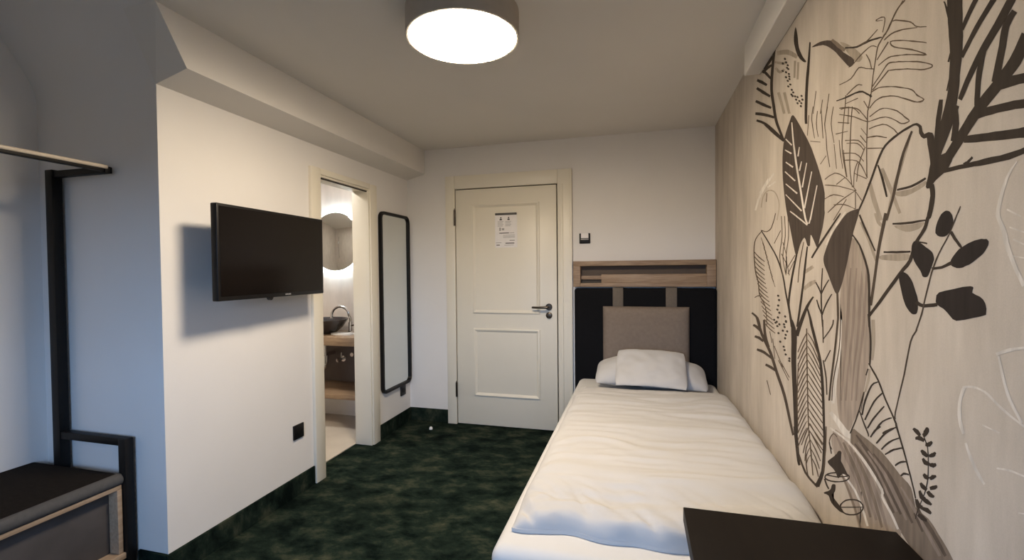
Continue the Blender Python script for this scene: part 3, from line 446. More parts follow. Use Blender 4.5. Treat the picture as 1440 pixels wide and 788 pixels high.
ms 2062,1509 2052,1508 2058,1488 2048,1487 2053,1458 2042,1457 2052,1428 2041,1427 2063,1402 2051,1401 2078,1376 2066,1375 2084,1349 2073,1349 2074,1320 2063,1320 2055,1292 2045,1293 2041,1273 2032,1274
ms 2021,1505 2011,1504 2017,1484 2007,1483 2012,1454 2002,1454 2012,1425 2001,1425 2022,1400 2010,1399 2036,1374 2025,1373 2042,1348 2031,1347 2032,1320 2022,1320 2014,1292 2004,1293 2000,1274 1992,1275
ms 1979,1500 1971,1499 1976,1480 1967,1479 1971,1451 1961,1450 1971,1423 1961,1422 1980,1398 1970,1397 1994,1372 1983,1371 2000,1347 1990,1346 1990,1319 1980,1319 1973,1293 1964,1293 1960,1274 1952,1275
ms 1894,1350 1887,1348 1986,1303 1978,1301
ms 1902,1329 1895,1328 1977,1281 1969,1279
ms 2042,1404 2033,1405 1995,1352 1987,1352
ms 2060,1359 2051,1360 1995,1318 1987,1319
ds 1998,1347 1984,1346 2003,1280 1989,1280
ds 2114,1190 2104,1194 2108,1185 2087,1193 2091,1185 2080,1189
ds 2102,1173 2092,1177 2096,1168 2075,1177 2079,1168 2068,1172
ds 2114,1149 2104,1154 2107,1145 2086,1154 2090,1145 2079,1149
ds 2126,1132 2116,1136 2119,1128 2098,1136 2102,1127 2091,1132
ds 2098,1121 2088,1126 2091,1117 2070,1126 2074,1117 2064,1121
ds 2118,1100 2107,1105 2111,1096 2090,1105 2094,1096 2083,1101
ds 2134,1081 2124,1085 2127,1077 2106,1086 2110,1077 2099,1081
ds 2097,1074 2087,1079 2091,1070 2070,1079 2074,1070 2063,1075
ds 2021,1113 2012,1118 2015,1110 1996,1118 2000,1109 1990,1114
ds 2010,1096 2001,1101 2004,1093 1985,1101 1989,1093 1979,1097
ds 2035,1081 2026,1086 2029,1077 2010,1086 2014,1077 2004,1082
ds 2151,1075 2140,1079 2144,1071 2122,1080 2126,1071 2115,1076
ds 2126,1063 2115,1068 2119,1059 2098,1069 2102,1060 2091,1064
ds 2028,1071 2019,1076 2022,1068 2003,1076 2006,1068 1996,1072
ds 2010,1094 2001,1098 2004,1090 1985,1099 1989,1090 1979,1094
ds 2172,1084 2161,1089 2165,1080 2143,1090 2147,1081 2135,1085
ds 1995,1058 1986,1063 1989,1055 1971,1064 1974,1055 1965,1060
ds 2109,1036 2099,1041 2103,1033 2081,1042 2086,1033 2075,1038
ds 2013,1043 2004,1047 2007,1039 1988,1048 1992,1039 1982,1044
ds 2020,1028 2011,1033 2014,1024 1995,1034 1999,1025 1989,1030
ds 2085,1005 2075,1010 2078,1001 2058,1011 2062,1002 2051,1007
ds 2038,992 2029,997 2032,989 2013,998 2017,990 2007,994
ds 2027,980 2018,985 2021,977 2002,987 2006,978 1996,983
ds 2012,966 2003,971 2006,962 1987,972 1991,964 1981,968
ds 1966,959 1957,964 1960,955 1942,965 1946,957 1936,961
ds 1968,949 1959,954 1962,946 1944,956 1947,947 1938,952
ds 2050,1054 2041,1059 2044,1050 2024,1060 2028,1051 2018,1055
ms 2180,1002 2169,1004 2147,922 2137,924
ms 2158,974 2148,977 2038,908 2029,911
ms 2096,925 2086,929 1965,873 1957,876
ms 2057,921 2047,925 1956,886 1948,889
ms 2225,1027 2213,1029 2191,982 2180,984
ms 2270,802 2257,806 2211,753 2200,757
ns 2556,1074 2534,1083 2531,1072 2508,1081 2498,1068 2472,1078 2473,1064 2443,1074 2465,1062 2428,1071 2463,1060 2420,1068 2453,1052 2408,1060 2433,1035 2387,1044 2407,1014 2362,1024 2372,992 2329,1003 2326,971 2284,983 2273,951 2233,963 2227,930 2187,942 2192,908 2152,920 2161,886 2122,897 2130,863 2092,875 2096,842 2059,855 2062,822 2026,834 2031,799 1996,812 2003,773 1970,784 1978,744 1947,756 1957,720 1928,731 1940,702 1913,713 1926,688 1901,699 1917,679 1894,689
ns 2554,1075 2536,1083 2521,1072 2503,1080 2478,1068 2456,1076 2444,1062 2416,1069 2420,1050 2392,1056 2401,1036 2375,1041 2388,1026 2365,1030
ns 2491,963 2480,974 2469,964 2457,977 2441,965 2424,979 2416,966 2389,981 2387,965 2359,979 2357,964 2332,975 2335,963 2315,973
ns 2449,906 2436,918 2415,908 2401,921 2369,911 2351,926 2325,913 2300,928 2277,913 2252,926 2228,912 2206,923 2194,911 2176,920
ns 2295,864 2280,876 2271,865 2255,878 2238,867 2219,881 2207,868 2184,883 2176,869 2153,882 2145,870 2125,881 2123,870 2107,879
ns 2525,1016 2505,1027 2507,1015 2485,1028 2483,1014 2456,1028 2461,1012 2426,1027 2435,1010 2401,1022 2408,1007 2378,1017 2389,1005 2364,1013
ns 2332,1066 2295,1070 2330,1047 2290,1052 2326,1019 2282,1026 2317,994 2270,1003 2292,977 2253,986 2263,963 2232,971 2243,954 2217,961
ds 2031,2117 2022,2117 2025,2110 2007,2109 2010,2102 2000,2101
ds 2018,2098 2010,2098 2012,2092 1994,2090 1997,2083 1988,2082
ds 2059,2111 2050,2111 2052,2104 2034,2103 2037,2096 2027,2095
ds 1997,2078 1988,2078 1991,2072 1973,2070 1976,2064 1967,2063
ds 1989,2061 1981,2061 1983,2054 1966,2053 1969,2047 1960,2046
ds 2059,2082 2050,2081 2052,2075 2034,2073 2037,2067 2027,2066
ds 2018,2061 2009,2060 2012,2054 1994,2053 1997,2046 1988,2045
ds 1982,2040 1974,2039 1976,2033 1959,2032 1962,2026 1953,2025
ds 2018,2041 2009,2041 2012,2035 1994,2034 1997,2027 1987,2026
ds 1975,2017 1967,2017 1969,2011 1952,2010 1955,2004 1946,2003
ds 1996,2019 1988,2019 1990,2013 1973,2012 1975,2005 1966,2004
ds 1965,1993 1957,1993 1959,1987 1942,1986 1945,1980 1936,1979
ds 1989,1995 1981,1995 1983,1989 1966,1988 1968,1982 1959,1981
ds 1947,1967 1940,1967 1942,1961 1925,1960 1928,1954 1919,1954
ds 1931,1951 1923,1951 1925,1945 1909,1945 1911,1939 1903,1938
ds 1951,1951 1943,1951 1945,1944 1928,1944 1931,1938 1922,1937
ds 1909,1929 1902,1929 1904,1923 1888,1923 1891,1917 1882,1916
ds 1882,1917 1875,1917 1877,1911 1862,1911 1864,1905 1856,1905
ds 1840,1905 1833,1906 1835,1900 1820,1900 1822,1894 1815,1894
ds 1898,1913 1891,1914 1893,1908 1877,1908 1880,1901 1871,1901
ds 1862,1896 1855,1896 1857,1890 1842,1890 1844,1884 1837,1884
ds 1843,1881 1836,1882 1837,1876 1823,1876 1825,1870 1818,1870
ds 1882,1895 1875,1895 1877,1889 1862,1890 1864,1883 1856,1883
ds 1847,1873 1840,1873 1842,1867 1827,1868 1829,1861 1822,1861
ds 2004,2071 1995,2071 1998,2065 1980,2063 1983,2057 1974,2056
ds 1977,2028 1969,2028 1971,2021 1954,2020 1957,2014 1948,2013
ds 1937,1940 1929,1941 1932,1934 1915,1934 1918,1928 1909,1928
ds 1831,1890 1824,1890 1826,1884 1811,1885 1814,1878 1806,1878
ds 2176,2217 2140,2200 2185,2201 2148,2183 2197,2176 2158,2158 2208,2150 2167,2132 2216,2124 2174,2106 2221,2097 2178,2080 2221,2069 2178,2053 2213,2038 2170,2025 2198,2008 2157,1996 2186,1982 2144,1970 2177,1961 2136,1949 2169,1943 2128,1932 2159,1926 2120,1916 2149,1911 2110,1902 2137,1896 2101,1889 2120,1878 2086,1872 2091,1849 2061,1845 2058,1818 2031,1814 2035,1797 2010,1793
ds 2191,2199 2167,2184 2208,2200 2179,2183 2231,2202 2199,2182 2257,2204 2220,2181 2284,2204 2249,2183 2315,2205 2281,2185 2336,2205 2305,2186
ds 2202,2168 2186,2155 2220,2174 2201,2158 2246,2181 2224,2162 2276,2188 2246,2167 2306,2193 2275,2172 2337,2197 2307,2177 2360,2199 2331,2180
ds 2198,2108 2220,2111 2216,2122 2242,2125 2242,2141 2272,2145 2268,2160 2300,2164 2294,2176 2322,2178 2317,2189 2343,2191 2334,2199 2357,2200
ds 2263,2107 2281,2106 2283,2119 2305,2117 2314,2136 2338,2134 2345,2154 2370,2151 2378,2170 2401,2166 2411,2186 2432,2183 2435,2198 2454,2194
ds 2213,2040 2230,2038 2239,2055 2260,2053 2278,2076 2302,2074 2318,2098 2347,2096 2360,2120 2389,2120 2404,2143 2433,2143 2436,2160 2464,2161
ds 2197,1986 2210,1982 2228,2001 2243,1996 2274,2022 2292,2017 2321,2045 2343,2039 2371,2067 2393,2063 2423,2091 2445,2087 2461,2108 2482,2105
ds 2155,1933 2165,1927 2194,1950 2206,1943 2253,1974 2265,1966 2314,1998 2325,1988 2374,2020 2380,2008 2433,2040 2437,2028 2475,2054 2479,2043
ds 2032,1809 2050,1808 2066,1828 2086,1828 2117,1857 2140,1857 2169,1886 2194,1885 2214,1910 2241,1909 2260,1934 2286,1932 2308,1956 2330,1953 2360,1978 2377,1973 2412,1998 2426,1992 2448,2012 2461,2006
ds 2025,1798 2037,1797 2056,1815 2070,1813 2102,1839 2119,1838 2149,1865 2170,1864 2202,1893 2222,1892 2256,1922 2277,1923 2297,1944 2317,1945
df 1894,2170 1886,2162 1879,2148 1872,2132 1867,2116 1863,2097 1856,2079 1843,2061 1828,2043 1814,2028 1801,2016 1789,2006 1783,2000 1786,1999 1794,2001 1807,2008 1825,2020 1847,2036 1866,2054 1881,2071 1893,2089 1902,2106 1909,2119 1912,2131 1912,2142 1908,2154 1901,2166
ds 1754,2051 1741,2044 1759,2034 1743,2026 1766,2009 1746,1999 1773,1984 1750,1974 1780,1963 1753,1952 1786,1942 1759,1931 1790,1918 1763,1908 1794,1888 1767,1878 1796,1856 1769,1846 1797,1829 1771,1820 1797,1812 1771,1804 1795,1800 1770,1793 1793,1793 1769,1786
lf 1733,2024 1721,2023 1690,2016 1658,2007 1631,1997 1604,1986 1580,1974 1561,1962 1544,1950 1529,1938 1516,1926 1505,1913 1490,1899 1466,1882 1439,1863 1423,1849 1424,1842 1435,1839 1449,1841 1465,1853 1484,1870 1504,1888 1522,1904 1539,1920 1559,1936 1582,1953 1607,1970 1635,1986 1672,2001 1711,2015
bs 1577,1972 1563,1971 1564,1960 1548,1959 1545,1944 1528,1944 1528,1929 1510,1929 1511,1917 1496,1918 1497,1906 1484,1908 1486,1899 1476,1901
lf 1928,1865 1916,1862 1904,1854 1887,1841 1865,1822 1839,1799 1812,1774 1784,1749 1756,1722 1729,1694 1702,1660 1675,1625 1654,1594 1638,1570 1626,1549 1618,1530 1617,1513 1619,1499 1620,1486 1619,1478 1617,1472 1618,1465 1622,1453 1628,1439 1634,1426 1642,1414 1650,1403 1657,1392 1663,1381 1668,1371 1675,1366 1685,1370 1696,1381 1707,1391 1717,1400 1728,1409 1736,1411 1739,1403 1739,1388 1741,1377 1748,1374 1757,1375 1766,1378 1774,1387 1783,1399 1794,1406 1807,1402 1822,1394 1837,1383 1850,1368 1862,1352 1873,1343 1884,1349 1895,1363 1907,1381 1920,1403 1935,1429 1949,1453 1962,1474 1976,1493 1987,1511 1996,1528 2003,1544 2011,1564 2021,1591 2031,1622 2039,1653 2044,1683 2045,1712 2044,1739 2040,1764 2033,1786 2022,1806 2003,1823 1980,1838 1961,1849 1948,1858 1938,1864
ws 1938,1842 1926,1839 1934,1821 1920,1817 1928,1790 1912,1786 1919,1757 1902,1753 1908,1724 1889,1720 1895,1689 1875,1685 1880,1654 1860,1651 1864,1619 1845,1617 1848,1585 1829,1583 1833,1553 1815,1552 1820,1523 1802,1522 1807,1495 1790,1494 1796,1474 1779,1473 1785,1460 1770,1461 1776,1453 1762,1454 1770,1449 1757,1450
ws 2008,1798 2000,1799 1937,1756 1926,1757
ws 2015,1758 2010,1760 1939,1725 1931,1728
ws 2006,1709 2000,1711 1922,1671 1913,1674
ws 2016,1675 2008,1676 1898,1617 1888,1619
ws 2006,1626 1999,1627 1874,1567 1864,1570
ws 2006,1585 1999,1586 1829,1500 1818,1502
ws 1953,1514 1946,1516 1828,1467 1819,1470
ws 1919,1503 1913,1505 1771,1445 1762,1448
ws 1852,1730 1844,1727 1870,1701 1855,1697
ws 1829,1674 1821,1672 1854,1647 1840,1643
ws 1779,1658 1771,1656 1824,1583 1810,1580
ws 1732,1619 1724,1617 1802,1508 1788,1505
ws 1685,1566 1677,1564 1746,1462 1733,1460
ws 1730,1482 1723,1481 1757,1451 1744,1449
lf 1404,1455 1420,1455 1441,1454 1462,1451 1479,1445 1496,1437 1513,1428 1531,1419 1550,1408 1568,1395 1586,1380 1603,1363 1616,1348 1624,1337 1626,1328 1624,1319 1617,1309 1606,1298 1593,1286 1579,1271 1564,1255 1551,1242 1541,1233 1533,1228 1525,1226 1517,1228 1510,1234 1501,1244 1490,1259 1479,1278 1469,1297 1459,1316 1451,1334 1443,1352 1436,1367 1429,1382 1422,1397 1411,1413 1399,1430 1391,1443 1389,1449 1390,1451 1393,1452 1394,1454 1397,1455
ws 1474,1457 1468,1455 1484,1452 1478,1449 1500,1444 1493,1441 1517,1436 1509,1433 1534,1428 1525,1424 1551,1419 1542,1416 1568,1409 1558,1406 1584,1396 1575,1394 1599,1382 1590,1380 1609,1372 1602,1371
ns 1529,1228 1515,1229 1528,1211 1513,1212 1526,1188 1511,1189 1525,1168 1510,1170 1524,1160 1510,1161 1524,1155 1510,1156 1526,1144 1512,1145 1531,1120 1517,1122 1538,1089 1523,1091 1546,1057 1531,1059 1555,1023 1540,1026 1565,988 1550,990 1573,957 1559,960 1578,933 1564,936 1581,915 1567,918 1583,902 1569,906
ms 1503,1155 1497,1155 1504,1133 1498,1134 1506,1103 1500,1104 1512,1071 1505,1072 1524,1038 1516,1039 1539,1003 1531,1004 1551,971 1544,972 1557,945 1550,946 1559,923 1552,925 1560,908 1554,910
ds 1884,1350 1865,1348 1897,1330 1877,1328 1916,1301 1894,1299 1934,1270 1911,1269 1949,1240 1925,1239 1964,1208 1939,1208 1973,1181 1947,1182 1975,1163 1950,1165 1972,1151 1947,1154 1965,1137 1940,1140 1953,1117 1929,1121 1938,1096 1914,1101 1927,1082 1904,1086
ds 1772,1375 1759,1374 1778,1359 1763,1358 1787,1336 1770,1335 1795,1312 1776,1311 1803,1289 1782,1289 1809,1266 1788,1266 1817,1242 1796,1242 1826,1216 1805,1216 1836,1190 1814,1190 1846,1164 1824,1165 1857,1136 1835,1137 1868,1109 1846,1110 1876,1090 1853,1091
ms 1805,1392 1797,1391 1815,1376 1806,1375 1829,1352 1819,1351 1842,1328 1831,1327 1851,1300 1841,1300 1858,1271 1849,1271 1863,1250 1854,1250
ds 1507,1457 1500,1454 1528,1447 1519,1443 1559,1431 1548,1428 1590,1416 1578,1411 1620,1400 1606,1396 1650,1385 1635,1380 1676,1370 1662,1366 1699,1356 1685,1353 1719,1345 1705,1341 1732,1336 1718,1333
ds 1637,1301 1629,1301 1641,1280 1631,1280 1645,1249 1635,1249 1648,1220 1637,1221 1648,1197 1636,1198 1645,1175 1634,1177 1643,1157 1631,1158 1640,1141 1629,1142 1637,1127 1626,1129 1635,1118 1624,1120
ds 1693,1255 1685,1257 1686,1250 1677,1252 1676,1243 1666,1245 1667,1236 1656,1239 1659,1230 1649,1232 1653,1224 1642,1226 1648,1219 1637,1221
ds 1586,1267 1579,1266 1595,1262 1587,1260 1608,1253 1599,1252 1620,1245 1610,1243 1631,1236 1621,1234 1641,1227 1630,1226 1648,1221 1637,1220
ds 1564,1225 1557,1224 1576,1217 1568,1216 1593,1205 1584,1203 1608,1192 1598,1191 1621,1179 1611,1178 1632,1165 1622,1165 1640,1156 1629,1155
ds 1684,1199 1675,1201 1680,1193 1670,1195 1674,1185 1663,1187 1667,1177 1655,1179 1657,1169 1646,1171 1647,1160 1636,1163 1640,1154 1630,1157
ns 1635,1140 1625,1142 1629,1069 1620,1071
ns 1554,1149 1545,1150 1555,1144 1545,1145 1557,1137 1547,1137 1565,1128 1555,1127 1583,1113 1575,1112 1609,1095 1601,1094 1628,1082 1621,1081
ns 1573,1057 1565,1057 1617,1014 1608,1014
ns 1629,1015 1619,1018 1623,1002 1612,1005 1614,984 1602,987 1607,966 1595,969 1603,948 1592,950 1601,929 1591,931 1599,915 1590,918
ds 1714,1209 1703,1207 1730,1201 1715,1199 1752,1189 1734,1186 1776,1174 1751,1171 1796,1157 1769,1155 1817,1138 1786,1136 1837,1118 1803,1117 1858,1096 1821,1096 1879,1073 1838,1074 1894,1057 1850,1058
ds 1773,1169 1760,1171 1765,1158 1750,1161 1755,1144 1737,1148 1746,1132 1726,1136 1743,1125 1721,1129 1741,1120 1718,1125 1735,1110 1711,1114 1720,1089 1696,1095 1700,1064 1677,1070 1683,1041 1660,1047 1671,1024 1648,1030 1661,1008 1638,1014 1653,988 1630,993 1645,958 1622,964 1639,923 1616,929 1633,888 1612,894 1629,851 1609,857 1625,814 1607,820 1623,788 1606,794
ds 1941,1107 1917,1111 1938,1095 1902,1102 1933,1077 1883,1086 1931,1054 1868,1064 1929,1025 1868,1034 1930,988 1872,997 1929,947 1874,958 1923,903 1871,915 1915,856 1865,869 1908,812 1861,825 1902,767 1858,781 1897,724 1855,738 1893,695 1854,708
ds 1904,717 1865,731 1899,702 1860,716 1892,681 1853,695 1884,660 1846,675 1876,640 1841,654 1868,620 1836,634 1861,605 1831,619 1854,598 1828,611 1848,596 1825,609 1844,596 1824,607
ms 1856,962 1846,963 1860,932 1849,934 1865,889 1854,892 1868,844 1856,847 1866,795 1855,798 1861,743 1851,746 1858,707 1849,710
ms 1775,1096 1764,1097 1774,1067 1763,1068 1773,1024 1761,1026 1771,978 1758,981 1768,930 1755,933 1764,878 1751,882 1761,833 1748,837 1757,796 1745,800 1753,765 1742,769 1750,744 1740,748
ms 1748,754 1738,758 1744,737 1733,741 1738,712 1726,717 1731,687 1718,693 1724,662 1712,667 1716,636 1706,641 1711,619 1701,623
ms 1770,1083 1764,1082 1786,1071 1778,1070 1810,1052 1799,1052 1838,1025 1828,1025 1862,1000 1853,1000
ms 1763,1082 1757,1084 1741,1073 1733,1076 1714,1060 1704,1063 1687,1039 1678,1042 1666,1022 1658,1024
ms 1769,1059 1763,1059 1786,1047 1778,1047 1810,1029 1798,1029 1838,1000 1827,1001 1862,976 1852,976
ms 1762,1059 1757,1061 1741,1051 1734,1054 1714,1038 1704,1041 1684,1018 1675,1021 1660,1001 1653,1004
ms 1769,1036 1763,1036 1786,1024 1777,1024 1810,1005 1798,1005 1838,976 1827,977 1862,951 1852,952
ms 1762,1036 1757,1039 1741,1028 1734,1031 1714,1015 1704,1019 1681,996 1672,1000 1655,980 1648,983
ms 1769,1013 1763,1013 1786,1001 1777,1001 1809,981 1798,982 1838,952 1827,953 1862,927 1852,928
ms 1762,1013 1756,1016 1741,1005 1734,1008 1714,993 1704,997 1678,975 1670,978 1650,960 1643,963
ms 1769,990 1763,990 1785,977 1777,978 1809,958 1798,958 1837,928 1827,929 1861,902 1852,903
ms 1762,990 1756,993 1742,982 1734,986 1713,971 1703,975 1676,954 1667,957 1645,940 1638,943
ms 1768,967 1763,967 1785,954 1777,954 1809,934 1797,935 1837,904 1826,905 1861,878 1851,879
ms 1761,967 1756,970 1742,960 1734,963 1713,948 1703,953 1673,933 1665,936 1640,919 1633,923
ms 1768,944 1762,944 1785,931 1776,931 1809,910 1797,911 1837,880 1826,881 1861,853 1851,855
ms 1761,944 1756,947 1742,937 1734,940 1713,926 1703,931 1670,911 1662,915 1635,899 1629,903
ms 1768,921 1762,921 1785,907 1776,908 1809,887 1797,888 1837,856 1826,857 1861,829 1851,830
ms 1761,921 1755,924 1742,914 1734,918 1712,904 1703,908 1667,890 1659,894 1630,879 1624,883
ms 1768,898 1762,898 1785,884 1776,885 1808,863 1797,864 1837,832 1826,833 1860,805 1851,806
ms 1761,898 1755,901 1742,891 1734,895 1712,881 1703,886 1665,869 1657,874 1625,860 1619,863
ms 1767,875 1762,875 1784,861 1776,861 1808,839 1796,840 1836,808 1825,809 1860,780 1850,782
ms 1761,875 1755,878 1742,868 1734,872 1712,859 1702,864 1664,848 1657,852 1625,839 1619,842
ms 1767,852 1761,852 1784,837 1776,838 1808,815 1796,817 1836,784 1825,785 1860,756 1850,757
ms 1760,852 1755,855 1741,846 1734,850 1712,837 1702,842 1664,826 1656,830 1625,817 1619,821
ms 1767,829 1761,829 1784,814 1775,815 1808,792 1796,793 1836,759 1825,761 1860,731 1850,733
ms 1760,829 1754,832 1741,823 1733,827 1711,814 1702,820 1664,804 1656,809 1625,796 1618,800
ms 1767,805 1761,806 1784,791 1775,792 1807,768 1796,770 1836,735 1825,737 1860,707 1850,709
ms 1760,806 1754,809 1741,800 1733,804 1711,792 1702,797 1664,783 1656,787 1624,775 1618,779
ms 1766,782 1761,783 1783,767 1775,768 1807,744 1796,746 1835,711 1825,713 1859,682 1850,684
ms 1760,783 1754,786 1741,777 1733,782 1711,770 1702,775 1663,761 1656,766 1624,754 1618,758
ms 1766,759 1760,760 1783,744 1775,745 1807,721 1795,723 1835,687 1824,689 1859,658 1849,660
ms 1759,760 1754,763 1741,755 1733,759 1711,747 1701,753 1663,739 1655,744 1624,733 1618,737
ms 1737,783 1731,784 1753,766 1745,767 1776,741 1764,743 1801,707 1790,710 1821,679 1812,681
ms 1737,782 1731,785 1717,774 1709,778 1689,764 1680,769 1656,755 1648,760 1630,748 1623,753
ms 1736,756 1731,757 1754,739 1745,740 1776,713 1764,716 1792,683 1781,686 1804,657 1794,660
ms 1736,755 1731,759 1716,748 1708,752 1689,738 1679,744 1660,728 1652,733 1638,720 1631,725
ms 1736,730 1730,731 1755,711 1746,713 1775,686 1764,689 1783,658 1772,662 1786,636 1777,640
ms 1736,729 1730,732 1715,722 1707,726 1689,712 1679,718 1664,701 1656,706 1646,692 1639,696
ms 1736,703 1730,704 1755,684 1747,686 1775,658 1763,662 1775,634 1764,638 1769,615 1760,620
ms 1736,702 1730,705 1714,696 1706,700 1689,687 1679,692 1669,674 1660,679 1654,664 1647,668
ms 1735,677 1730,678 1756,657 1748,659 1775,631 1763,636 1766,610 1755,615 1752,595 1743,600
ms 1735,676 1730,679 1713,670 1705,674 1689,661 1678,666 1673,647 1663,652 1663,635 1655,639
ns 1872,648 1858,655 1851,632 1834,640 1819,610 1801,620 1785,595 1767,606 1743,592 1727,603 1700,594 1686,605 1671,596 1658,607
ds 1620,812 1603,817 1621,794 1602,800 1622,769 1602,776 1624,743 1602,751 1627,717 1602,726 1630,690 1604,700 1637,665 1610,675 1653,640 1623,649 1674,614 1640,624 1690,596 1651,607
ms 1600,818 1593,820 1601,799 1594,802 1603,772 1595,775 1606,745 1597,748 1611,717 1603,720 1617,688 1609,690 1621,667 1614,670
ms 1516,815 1520,812 1522,817 1527,814 1532,818 1536,815 1543,817 1543,814 1555,810 1549,810 1564,802 1557,803 1571,794 1564,795 1576,786 1568,788 1578,779 1571,781 1578,773 1571,776 1572,768 1566,772 1562,765 1557,769 1556,763 1551,766
ds 1579,777 1570,781 1562,748 1554,752
df 1585,718 1575,725 1561,735 1548,743 1538,751 1530,758 1522,764 1517,770 1513,774 1508,778 1501,781 1493,783 1488,781 1490,775 1494,766 1495,758 1490,754 1482,752 1474,748 1463,743 1451,737 1446,732 1453,730 1465,729 1478,726 1489,717 1499,706 1509,698 1516,699 1523,705 1532,709 1545,711 1561,711 1574,711 1582,712 1586,714
ds 1441,732 1434,734 1445,727 1439,727 1457,718 1453,716 1477,706 1475,703 1502,693 1502,690 1531,681 1532,676 1559,670 1561,665 1582,663 1586,657 1597,660 1604,653 1601,661 1612,656 1597,667 1605,666 1582,677 1587,679 1559,690 1561,693 1531,703 1532,707 1503,715 1502,720 1477,725 1475,730 1457,731 1453,736 1445,733 1439,738 1441,731 1434,736
ds 1601,667 1600,671 1578,675 1577,679 1547,686 1546,690 1517,697 1516,701 1489,710 1490,713 1463,722 1464,725 1446,731 1447,733
ds 1615,650 1604,656 1611,647 1600,653 1606,643 1595,650 1601,639 1589,646 1594,636 1583,643 1586,634 1576,641 1580,633 1572,639
df 1617,605 1605,614 1584,626 1567,638 1560,646 1557,654 1552,661 1544,666 1534,670 1528,671 1527,666 1528,658 1531,650 1539,642 1550,634 1555,628 1551,626 1541,627 1528,626 1508,625 1485,623 1472,620 1475,616 1486,611 1501,607 1518,605 1539,603 1556,604 1566,607 1571,612 1578,615 1593,612 1610,606
ds 1362,689 1354,692 1365,681 1358,683 1375,670 1370,670 1391,658 1388,656 1412,645 1411,642 1435,633 1436,629 1457,624 1460,619 1475,619 1481,613 1487,619 1496,613 1491,624 1501,619 1487,632 1496,630 1476,644 1481,644 1457,658 1461,660 1435,671 1436,674 1412,682 1411,686 1392,690 1389,695 1375,694 1371,699 1365,693 1359,698 1362,688 1354,693
ds 1491,622 1491,625 1362,688 1362,690
ds 1337,1063 1330,1066 1335,1062 1328,1065 1332,1059 1325,1062 1326,1055 1319,1058 1316,1048 1309,1052 1303,1040 1296,1044 1290,1031 1283,1034 1280,1020 1272,1023 1269,1008 1262,1011 1257,995 1250,998 1241,981 1234,984 1224,966 1218,970 1213,955 1206,959 1210,952 1202,955 1211,952 1203,955 1209,947 1201,951 1200,935 1193,938 1189,919 1182,922 1179,904 1172,907 1171,892 1165,895 1165,881 1159,885 1159,871 1153,874 1153,861 1147,864 1147,851 1142,854 1142,842 1137,845 1138,834 1133,837 1135,827 1130,830 1133,822 1128,825
ds 1340,1050 1334,1050 1351,1031 1345,1031
ds 1361,986 1354,987 1367,973 1360,974 1377,953 1369,955 1386,934 1378,936 1396,918 1387,919 1405,902 1396,904 1414,888 1406,889 1424,874 1416,875 1433,861 1425,862 1439,853 1432,854
ds 1385,930 1379,933 1378,923 1372,926 1369,913 1362,916 1360,904 1353,908 1352,897 1344,901 1344,891 1337,895 1338,886 1331,890 1336,883 1329,886 1336,882 1330,884 1336,880 1330,882
ms 1357,987 1353,988 1376,933 1372,934
ds 1288,1030 1286,1028 1296,1027 1294,1024 1309,1022 1304,1020 1322,1013 1315,1012 1334,999 1325,1000 1346,982 1336,983 1356,966 1346,967 1363,950 1354,951 1368,934 1359,936 1372,924 1363,925
ds 1267,1009 1263,1008 1278,1002 1273,1000 1294,990 1288,989 1311,975 1303,975 1327,955 1319,956 1344,933 1336,933 1356,916 1348,917
ds 1260,979 1256,978 1273,969 1267,968 1290,954 1284,953 1307,939 1299,939 1321,925 1313,925 1333,910 1326,910 1342,900 1335,900
ds 1225,963 1224,961 1236,959 1234,956 1251,951 1248,949 1268,941 1263,940 1285,927 1278,926 1301,909 1294,909 1313,897 1306,897
ds 1207,948 1205,945 1216,943 1214,941 1229,937 1226,934 1241,930 1238,927 1252,924 1247,921 1261,918 1257,916 1267,913 1263,911
ds 1276,927 1272,925 1283,922 1279,920 1294,915 1289,913 1305,907 1298,906 1313,898 1306,898 1321,889 1313,890 1326,883 1319,883
ds 1212,945 1210,943 1224,938 1220,936 1240,928 1236,926 1257,917 1251,915 1272,903 1266,902 1286,889 1280,888 1297,878 1291,878
ds 1193,929 1191,927 1204,923 1202,921 1221,914 1218,912 1237,904 1232,902 1251,893 1245,892 1264,881 1258,881 1272,873 1267,872
ds 1179,912 1178,909 1189,908 1188,905 1203,901 1201,898 1218,894 1215,891 1232,885 1228,882 1245,875 1242,873 1255,868 1252,866
ds 1163,888 1163,885 1169,886 1169,883 1178,883 1177,879 1188,878 1185,875 1197,872 1193,870 1206,865 1202,863 1211,860 1208,858
ds 1155,864 1156,860 1160,863 1162,859 1168,861 1169,856 1176,858 1174,854 1182,853 1177,852 1186,849 1181,848 1188,846 1184,846
ds 1110,965 1107,967 1105,960 1102,962 1098,952 1095,954 1093,943 1090,944 1091,930 1087,931 1090,915 1087,917 1090,901 1087,902 1091,887 1087,889 1093,874 1089,876 1097,860 1093,861 1103,844 1100,845 1112,826 1109,827 1120,811 1117,812 1126,798 1122,799 1130,787 1127,788 1132,780 1129,781
ds 1144,963 1139,968 1141,962 1135,969 1137,960 1129,969 1134,959 1123,969 1130,958 1119,967 1125,957 1115,964 1121,956 1113,962
ds 1094,983 1088,982 1097,980 1089,980 1101,977 1090,976 1105,973 1091,973 1106,969 1094,970 1108,965 1097,966 1108,962 1099,963
ds 1132,945 1134,949 1128,947 1131,952 1124,948 1126,955 1121,948 1117,959 1117,949 1110,959 1110,950 1104,958 1105,950 1100,957
ds 1080,962 1075,961 1084,959 1076,958 1088,957 1079,954 1090,955 1084,949 1091,954 1091,946 1095,953 1096,945 1098,951 1099,945
ds 1115,929 1109,934 1114,927 1106,934 1111,925 1102,934 1109,923 1098,934 1103,923 1094,933 1098,923 1091,931 1094,923 1088,930
ds 1068,945 1063,944 1071,943 1065,942 1075,940 1067,937 1079,938 1072,933 1081,936 1078,930 1084,934 1083,928 1087,932 1086,927
